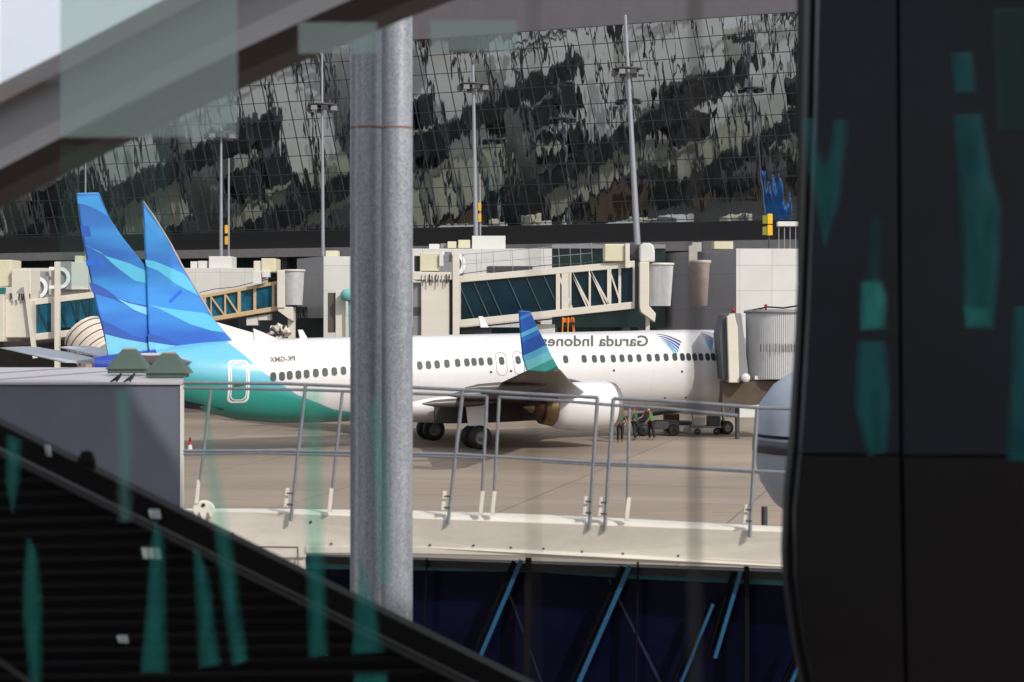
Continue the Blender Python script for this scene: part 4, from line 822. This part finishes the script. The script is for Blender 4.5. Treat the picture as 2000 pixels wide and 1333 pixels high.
for xt, yt, xb, yb, bk in ((412, 758, 386, 984, 0), (597, 752, 568, 1018, 1), (669, 764, 645, 1000, 0), (904, 762, 875, 1024, 1), (951, 774, 940, 1006, 0), (975, 776, 963, 1006, 0), (1167, 777, 1151, 1034, 1), (1198, 779, 1181, 1036, 1), (1229, 797, 1225, 1018, 0), (1479, 798, 1464, 1050, 1)):
    MB().tube(W(xt, yt, yr(xt)), W(xb, yb, yr(xb)), .0165 if bk else .014, n=12).build('post', galv_rail, rail)
    dx = -9 if bk else 0; yb2 = (yb-42 if bk else yb)
    s_ = MB().bar(W(xb+dx+3, yb2-(22 if bk else 46), yr(xb)+(.03 if bk else 0)), W(xb+dx-1 if bk else xb-2, yb2+(16 if bk else 0), yr(xb)+(.03 if bk else 0)), .034, .04).build('socket', sock, rail, bevel=.004)
    for q in (0, 1): MB().tube(W(xb+dx+1, yb2-12+q*(22 if bk else 0)+(0 if bk else -10), yr(xb)-.03), W(xb+dx+12*bk+1, yb2-12+q*(22 if bk else 0)+(0 if bk else -10), yr(xb)-.03), .008).build('clamp_bolt', dgrey, s_)
# cast lug at the left end of the beam
lug = MB(); cc = W(397, 998, yf(397)-.05); pts = []
for i in range(20):
    a = 2*math.pi*i/20; pts.append(cc+Vector((math.cos(a)*.10*(1+.08*math.sin(3*a)), 0, math.sin(a)*.095)))
lug.prism(pts, (0, .05, 0)); lg = lug.build('lifting_lug', sock, near, bevel=.01)
MB().lathe([(0, .003), (0, .017), (.04, .017)], W(397, 987, yf(397)-.062), 'y', 14).build('lug_hole', black, lg)
for dx in (-8, 9): MB().prism([W(397+dx-3, 1014, yf(397)-.07), W(397+dx+5, 1014, yf(397)-.07), W(397+dx, 1000, yf(397)-.07)], (0, .02, 0)).build('lug_rib', grey_p, lg)

# ------------------------------------------------------------------ galvanised posts
def galv():
    m = bpy.data.materials.new('spangled_zinc'); m.use_nodes = True; nt = m.node_tree; n = nt.nodes; l = nt.links; b = n['Principled BSDF']
    b.inputs['Metallic'].default_value = .35; b.inputs['Roughness'].default_value = .42
    tc = n.new('ShaderNodeTexCoord'); mp = n.new('ShaderNodeMapping'); mp.inputs['Scale'].default_value = (1, 1, .6); l.new(tc.outputs['Object'], mp.inputs[0])
    v = n.new('ShaderNodeTexVoronoi'); v.inputs['Scale'].default_value = 95; l.new(mp.outputs[0], v.inputs[0])
    z = n.new('ShaderNodeTexNoise'); z.inputs['Scale'].default_value = 9; z.inputs['Detail'].default_value = 8; l.new(mp.outputs[0], z.inputs[0])
    mr = n.new('ShaderNodeMix'); mr.data_type = 'RGBA'; mr.inputs[0].default_value = .62; l.new(v.outputs['Color'], mr.inputs[6]); l.new(z.outputs[0], mr.inputs[7])
    mp2 = n.new('ShaderNodeMapping'); mp2.inputs['Scale'].default_value = (14, 14, .5); l.new(tc.outputs['Object'], mp2.inputs[0]); l.new(mp2.outputs[0], z.inputs[0]); z.inputs['Scale'].default_value = 1.6
    bw = n.new('ShaderNodeRGBToBW'); l.new(mr.outputs[2], bw.inputs[0])
    r = n.new('ShaderNodeValToRGB'); e = r.color_ramp.elements; e[0].position = .3; e[0].color = (*srgb(132, 137, 146), 1); e[1].position = .72; e[1].color = (*srgb(176, 183, 192), 1)
    l.new(bw.outputs[0], r.inputs[0]); l.new(r.outputs[0], b.inputs['Base Color'])
    bp = n.new('ShaderNodeBump'); bp.inputs['Strength'].default_value = .35; bp.inputs['Distance'].default_value = .003; l.new(bw.outputs[0], bp.inputs['Height']); l.new(bp.outputs[0], b.inputs['Normal']); return m
GZ = galv()
for (x0, x1, Yp, lab, base) in ((745, 806, 11.6, 'right galvanised steel post with spangled zinc surface, in front of the aircraft', 1), (684, 752, 11.9, 'left galvanised steel post overlapped by its brighter twin', 1)):
    xc = (x0+x1)/2; r = (x1-x0)/2*Yp/F; X = (xc-1000)*Yp/F
    p = thing('galvanised_post', (X, Yp, 0), lab, 'post', 'twin galvanised posts in front of the aircraft')
    zj = EYE-(252-HY)*Yp/F
    MB().tube((X, Yp, 0), (X, Yp, zj), r, r, 40).build('lower_tube', GZ, p)
    MB().tube((X, Yp, zj+.006), (X, Yp, zj+3.2), r*.985, r*.985, 40).build('upper_tube', GZ, p)
    MB().tube((X, Yp, zj-.006), (X, Yp, zj+.010), r*1.008, r*1.008, 40).build('joint_ring', mat('rust_ring', srgb(132, 104, 84), .7), p)

# ------------------------------------------------------------------ slate block at left, with ventilator hoods
sb = thing('slate_parapet_block', (-6, 20, 0), 'slate grey wall block with pale flat top at the left below the tail', 'parapet block')
YS = 20.0; xr = W(357, 700, YS).x; zt = W(0, 752, YS).z
xb_ = W(352, 700, YS+5.2).x
MB().prism([(-16, YS, 0), (xr, YS, 0), (xb_, YS+5.2, 0), (-16, YS+5.2, 0)], (0, 0, zt)).build('wall', mat('slate_cladding', srgb(100, 106, 120), .6, var=.08, scale=1.2, spec=.1), sb, bevel=.02)
MB().prism([(-16.05, YS-.03, zt+.003), (xr+.02, YS-.03, zt+.003), (xb_, YS+5.3, zt+.003), (-16.05, YS+5.3, zt+.003)], (0, 0, .027)).build('top_sheet', mat('pale_roof_sheet', srgb(176, 172, 176), .45, var=.1, scale=2.0, stretch=(.5, 2, 1)), sb)
for x in (-11, -9.4, -7.8, -6.6): MB().tube((x, YS, zt+.035), (x+1.2, YS+5.2, zt+.035), .012, n=6).build('sheet_seam', grey_p, sb)
MB().box(xr-.03, xr+.012, YS-.02, YS+.02, 0, zt).build('corner_trim', white_p, sb)
def hood(px, py, w, Y, lab):
    hm = mat('hood_green', srgb(70, 88, 80), .5, var=.12); c = W(px, py, Y); s = Y/F
    t = thing('roof_ventilator', (c.x, Y, c.z), lab, 'roof ventilator', 'ventilator hoods on the slate block')
    wb, wt, h = w*s/2, w*s/2*.32, 38*s; z0, z1 = c.z+6*s, c.z+h+6*s
    MB().add([(c.x-wb, Y-wb*.6, z0), (c.x+wb, Y-wb*.6, z0), (c.x+wb, Y+wb*.6, z0), (c.x-wb, Y+wb*.6, z0), (c.x-wt, Y-wt*.5, z1), (c.x+wt, Y-wt*.5, z1), (c.x+wt, Y+wt*.5, z1), (c.x-wt, Y+wt*.5, z1)],
             [(3,2,1,0),(4,5,6,7),(0,1,5,4),(1,2,6,5),(2,3,7,6),(3,0,4,7)]).build('hip_cover', hm, t, bevel=.01)
    MB().box(c.x-wb*.9, c.x+wb*.8, Y-wb*.5, Y+wb*.5, c.z-2*s, z0-.001).build('skirt', hm, t)
    MB().box(c.x-wt*.9, c.x+wt*.9, Y-wt*.45, Y+wt*.45, z1+.001, z1+.02).build('cap_plate', mat('cap_pink', srgb(170, 150, 146), .5), t)
hood(253, 727, 84, 22.2, 'left green hip roofed ventilator hood on the slate block'); hood(330, 735, 88, 21.4, 'right green hip roofed ventilator hood at the slate block corner')
brd = mat('bird_dark', srgb(22, 40, 42), .7)
for px, lab in ((228, 'left dark bird perched on the edge of the slate block'), (254, 'right dark bird perched on the edge of the slate block')):
    X = (px-1000)*20.05/F; z0 = zt+.03
    t = thing('perched_bird', (X, 20.05, z0), lab, 'bird', 'two birds on the slate block')
    o = skinobj('body', [((0, 0, .05), .028), ((.035, 0, .075), .022), ((.05, 0, .10), .015), ((-.04, 0, .025), .016), ((-.085, 0, -.0), .007), ((.068, 0, .102), .004), ((.005, .012, 0.0), .004), ((.005, -.012, 0.0), .004)], [(0,1),(1,2),(0,3),(3,4),(2,5),(0,6),(0,7)], brd, t, 1)

# ------------------------------------------------------------------ dark ribbed roof at lower left
dk = mat('near_black_coping', (.0045, .0042, .0045), .6, spec=.1); rb = mat('near_black_rib', (.0055, .005, .0055), .6, var=.25, spec=.15); rb2 = mat('slate_rib', (.010, .010, .013), .6, var=.3, spec=.05)
rf = thing('ribbed_dark_roof', (-1, 6, 0), 'near black ribbed roof with a sloping coping edge across the lower left', 'roof')
edge = lambda x: 830+x*.4935
YD = 6.0
MB().pprism([(-200, edge(-200)), (1250, edge(1250)), (1250, edge(1250)+44), (-200, edge(-200)+44)], YD, .12).build('coping', dk, rf, bevel=.006)
MB().pprism([(-200, edge(-200)+52), (1250, edge(1250)+52), (1250, edge(1250)+62), (-200, edge(-200)+62)], YD+.02, .08).build('inner_trim', mat('dusky_trim', (.010, .010, .013), .5), rf)
MB().pprism([(-200, edge(-200)+30), (1250, edge(1250)+30), (1250, 1750), (-200, 1750)], YD+.16, .1).build('backing', dk, rf)
for k in range(26):
    y = 905+k*25; xe = min(1250, (y-44-830)/.4935); sl2 = -.012*0
    if xe < -150: continue
    MB().pprism([(-200, y+14), (xe, y), (xe+24, y+10), (-200, y+25)], YD+.13, .015).build('rib', rb2 if k % 3 == 0 else rb, rf)
MB().pprism([(-40, 1258), (120, 1370), (120, 1382), (-40, 1272)], YD-.02, .02).build('lower_trim', mat('dusky_trim', (.010, .010, .013), .5), rf)
MB().lathe([(0, .005), (.0, .03), (.05, .035), (.085, .02), (.09, .002)], W(169, edge(169)+14, YD+.05), 'z', 16).build('finial_knob', dk, rf)
# small bright window reflections built as pale sheets
sk = mat('window_reflection_pale', srgb(200, 215, 220), .3, var=.5, scale=120)
for i, (x0, y0, x1, y1, lab) in enumerate(((290, 996, 312, 1014, 'small pale window reflection on the sloping coping'), (276, 1071, 313, 1093, 'largest pale window reflection on the ribbed dark roof'), (228, 1243, 249, 1257, 'lowest pale window reflection on the ribbed dark roof'), (87, 871, 97, 892, 'narrow pale window reflection near the upper end of the coping'))):
    t = thing('window_reflection', W(x0, y1, YD-.03), lab, 'window reflection', 'pale window reflections on the dark roof')
    f = MB().pprism([(x0, y0), (x1-3, y0+1), (x1, y1), (x0+4, y1-2)], YD-.03, .025).build('pane', sk, t)  # pale sheet standing for a window reflection
    for k in range(1, 3): MB().bar(W(x0+(x1-x0)*k/3, y0, YD-.034), W(x0+3+(x1-x0)*k/3, y1, YD-.034), .002, .004).build('reflected_bar', dgrey, f)
# ------------------------------------------------------------------ teal reflections built as slender sheer streaks (out of focus)
streak_solid = sheer('teal_reflection_streak', srgb(44, 152, 150), .10, broken=.5); streak_thin = sheer('thin_teal_reflection_streak', srgb(150, 210, 205), .05, broken=.4)
def streak(pts, m, lab, Y=5.2, nm='reflection_streak'):
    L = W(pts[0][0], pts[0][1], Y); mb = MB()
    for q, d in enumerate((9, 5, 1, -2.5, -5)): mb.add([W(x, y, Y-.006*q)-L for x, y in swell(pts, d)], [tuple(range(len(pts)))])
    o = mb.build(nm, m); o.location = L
    tag(o, lab, 'reflection streak', 'teal reflection streaks in the foreground')
streak([(60, 1050), (66, 1080), (75, 1170), (76, 1300), (74, 1345), (66, 1345), (52, 1200), (54, 1120)], streak_solid, 'leftmost long teal reflection streak over the lower ribbed roof')
streak([(304, 1018), (314, 1060), (318, 1200), (322, 1312), (280, 1314), (292, 1200), (302, 1060)], streak_solid, 'wide teal reflection streak under the largest window reflection')
streak([(384, 1064), (398, 1110), (412, 1200), (424, 1298), (396, 1304), (390, 1180)], streak_solid, 'pointed teal reflection streak right of the wide one')
streak([(426, 1044), (446, 1050), (462, 1180), (478, 1290), (460, 1300), (440, 1160)], streak_solid, 'leaning teal reflection streak crossing the coping under the cream beam')
streak([(604, 1062), (626, 1062), (634, 1280), (610, 1284)], streak_solid, 'upright teal reflection streak left of the galvanised posts')
streak([(704, 1090), (726, 1180), (744, 1272), (694, 1276), (700, 1180)], streak_solid, 'teal reflection streak below the galvanised posts')
streak([(694, 1321), (754, 1321), (756, 1345), (694, 1345)], streak_solid, 'short teal reflection streak at the bottom edge below the posts')
streak([(20, 850), (36, 860), (32, 940), (24, 1000), (18, 940)], streak_solid, 'short pointed teal reflection streak at the upper left of the dark roof')
streak([(232, 760), (250, 760), (252, 1020), (238, 1020)], streak_thin, 'faint teal reflection streak in front of the slate block')
streak([(596, 760), (626, 760), (628, 1062), (602, 1062)], streak_thin, 'faint pale teal reflection streak over the apron left of the posts')
streak([(404, 770), (418, 900), (446, 1050), (426, 1044), (404, 910)], streak_thin, 'faint leaning teal reflection streak over the apron at the left')
streak([(722, 800), (740, 760), (758, 960), (760, 1140), (742, 1140), (736, 960)], streak_thin, 'faint teal reflection streak across the galvanised posts')

# ------------------------------------------------------------------ dark wall at right
dw = thing('dark_wall', (1.4, 5, 0), 'very dark slate panelled wall filling the right side', 'wall')
YW = 5.0
mat('black_wall_panel', (.0058, .0054, .0062), .36, var=.3, spec=.16); wmat = mat('dark_wall_panel', srgb(16, 26, 38), .34, var=.35, scale=1.5, spec=.2)
def wp(pts, nm, m, Y=YW, d=.06): return MB().pprism(pts, Y, d).build(nm, m, dw, bevel=.004)
wp([(1604, -700), (1746, -700), (1757, 887), (1565, 887), (1571, 800), (1582, 600), (1590, 380), (1596, 200), (1600, 0)], 'panel', wmat); wp([(1565, 889), (1757, 889), (1776, 1800), (1610, 1800), (1592, 1345), (1572, 1250), (1556, 1130), (1554, 1000)], 'panel', MATS['black_wall_panel'])
wp([(1752, -700), (2300, -700), (2300, 890), (1763, 890)], 'panel', wmat); wp([(1764, 892), (2300, 893), (2300, 1900), (1782, 1900)], 'panel', mat('black_wall_panel', (.004, .0038, .004), .45, spec=.2))
wp([(1586, -700), (1660, -700), (1660, 1900), (1584, 1900), (1572, 1345), (1553, 1250), (1537, 1130), (1535, 1080), (1540, 960), (1551, 850), (1563, 650), (1571, 450), (1577, 240), (1582, 0)], 'edge_return', mat('wall_edge', (.008, .009, .011), .5, spec=.15), YW+.09, .1)
wp([(1600, -700), (2300, -700), (2300, 1900), (1600, 1900)], 'backing', mat('wall_gap', (.006, .006, .007), .7, spec=.1), YW+.075, .4)
tealp = sheer('teal_reflection_strip', srgb(30, 128, 142), .10, broken=.5); tealb = sheer('bright_teal_reflection_strip', srgb(60, 180, 180), .15, broken=.5)  # teal reflections on the wall, built as sheer coloured strips
def reflection_inlay(pts, m, nm='teal_reflection'):
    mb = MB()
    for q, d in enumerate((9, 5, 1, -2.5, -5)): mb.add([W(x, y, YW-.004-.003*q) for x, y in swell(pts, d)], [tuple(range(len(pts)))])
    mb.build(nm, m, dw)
reflection_inlay([(1868, 226), (1914, 226), (1930, 340), (1950, 400), (1950, 480), (1936, 640), (1890, 632), (1884, 500), (1878, 340)], tealp)
reflection_inlay([(1864, 106), (1894, 104), (1902, 178), (1870, 180)], tealp)
reflection_inlay([(1572, 232), (1588, 232), (1592, 290), (1606, 322), (1620, 318), (1630, 280), (1634, 236), (1650, 236), (1646, 300), (1632, 400), (1610, 480), (1600, 400), (1580, 320)], tealp)
reflection_inlay([(1690, 552), (1716, 552), (1726, 580), (1724, 640), (1686, 640), (1688, 600)], tealb); reflection_inlay([(1686, 560), (1712, 560), (1710, 580), (1692, 584)], tealb)
reflection_inlay([(1682, 668), (1724, 668), (1734, 800), (1728, 880), (1700, 890), (1676, 800)], tealp); reflection_inlay([(1985, 600), (2010, 600), (2010, 900), (1972, 900)], tealp)
reflection_inlay([(1884, 600), (1938, 600), (1934, 636), (1890, 634)], tealb); reflection_inlay([(1706, 420), (1716, 430), (1712, 560), (1698, 560)], sheer('dim_teal_reflection', srgb(34, 90, 96), .08, broken=.3))
reflection_inlay([(1944, 18), (2040, 18), (2040, 250), (1952, 250)], sheer('dim_green_reflection', srgb(84, 112, 110), .06)); reflection_inlay([(1968, 60), (2040, 60), (2040, 215), (1974, 215)], mat('dim_green_panel2', srgb(58, 80, 80), .4)) if False else None

# ------------------------------------------------------------------ sweeping roof edge at top left
sr = thing('sweeping_roof', (-1, 5, 9), 'out of focus grey curved roof edge sweeping across the top left', 'roof')
YT = 5.0; ups = lambda x: 163-.50*x-.00004*x*x; los = lambda x: 372-.53*x+.000085*x*x
N = 40; xs_ = [-260+i*(1500/(N-1)) for i in range(N)]
def strip(fa, fb, Ya, Yb, nm, m):
    mb = MB(); rows = []
    for x in xs_:
        a, b = W(x, fa(x), Ya), W(x, fb(x), Yb); rows.append([a, b, b+Vector((0, .25, 0)), a+Vector((0, .25, 0))])
    for p, q in zip(rows, rows[1:]): mb.add(p+q, [(i, (i+1) % 4, (i+1) % 4+4, i+4) for i in range(4)])
    mb.add(rows[0], [(0, 1, 2, 3)]); mb.add(rows[-1], [(0, 1, 2, 3)]); mb.build(nm, m, sr)
sgm = mat('roof_cladding_grey', srgb(146, 145, 150), .5, var=.08, scale=1.2, stretch=(.4, 1, 2))
h = lambda t: (lambda x: ups(x)+(los(x)-ups(x))*t)
strip(h(0), h(.18), 5.02, 5.0, 'upper_lip', mat('roof_lip_taupe', srgb(142, 134, 128), .55, var=.12, scale=3)); strip(h(.19), h(.62), 5.06, 5.03, 'main_fascia', sgm)
strip(h(.62), h(.80), 5.03, 5.0, 'light_fold', mat('roof_fold_grey', srgb(164, 162, 164), .5, var=.08)); strip(h(.80), h(1.0), 5.0, 5.12, 'soffit_edge', mat('soffit_brown', srgb(58, 52, 52), .6, var=.2))

# ------------------------------------------------------------------ window reflections laid as sheer sheets, and a close bar for a dark veil
pane = sheer('grey_green_overlay', srgb(186, 206, 206), .34, .2, (.93, .98, .97)); overlay2 = sheer('faint_green_overlay', srgb(84, 118, 112), .10, .2)
scr = thing('reflection_overlay', (-1, 4.4, 7), 'grey green window reflections laid as sheer sheets before the sky and curved roof at top left', 'reflection overlay')
def gp(x0, y0, x1, y1, m, lab, Y=4.4):
    L = W(x0, y1, Y); a = W(x1, y0, Y); o = MB().box(L.x, a.x, Y, Y+.01, L.z, a.z).build('pane', m, scr, label=lab)  # sheer sheet standing for a window reflection
gp(118, -60, 463, 268, pane, 'large grey green window-reflection pane over the curved roof edge')
gp(118, 285, 333, 560, overlay2, 'faint green reflection pane over the tip of the blue fin', 4.42)
gp(583, 44, 736, 104, pane, 'small reflection pane at the top left of the galvanised posts', 4.44)
gp(840, 40, 1010, 100, pane, 'small pale reflection pane at the top right of the galvanised posts', 4.44)
gp(0, -60, 117, 160, sheer('faint_clear_overlay', srgb(190, 196, 205), .10, .2, (.97, .98, 1)), 'faint clear reflection pane over the sky at the top left corner', 4.46)
o = MB().box(-.0024, .0024, -.003, .003, -1.5, 1.5).build('veil_bar', mat('bar_dark', (.03, .03, .032), .6)); o.location = ((1357-1000)*1.45/F, 1.45, EYE)  # thin bar added to blur into a dark vertical veil
tag(o, 'blurred thin vertical bar close to the camera added for a dark veil, left of the dark wall', 'veil bar')

# ------------------------------------------------------------------ unseen slabs added over the viewpoint to shade the foreground
cn = thing('unseen_shade_slabs', (0, -10, 0), 'unseen slabs added above and behind the viewpoint to shade the foreground', 'shade slabs')
MB().box(-2, 15, -14, 1.6, 13, 13.4).build('shade_slab', dgrey, cn)
pts = [(-18, 7.5), (6.0, 7.5), (5.3, 8.6), (4.5, 9.6), (3.7, 10.4), (2.7, 11.1), (1.9, 11.7), (1.4, 12.1), (-18, 12.1)]
MB().prism([(x, y, 13) for x, y in pts], (0, 0, .3)).build('curved_shade_slab', dgrey, cn)  # unseen, outline shaped for the curved shadow edge on the slate block
for x in (-1, 14): MB().tube((x, -13, 0), (x, -13, 13), .4).build('column', dgrey, cn)

MB().box(-3, 4, -14, -1.2, 4.2, 4.6).build('reflection_darkener', mat('darkener_black', (.012, .011, .011), .7), cn)  # unseen dark floor added so the wall reflects darker towards its bottom
o = MB().box(-.0011, .0011, -.003, .003, -1.5, 1.5).build('veil_bar', MATS['bar_dark']); o.location = ((1042-1000)*1.42/F, 1.42, EYE)  # hairline bar added to blur into a faint ghost band
tag(o, 'faint blurred hairline bar added for a faint veil near the middle of the view', 'veil bar')
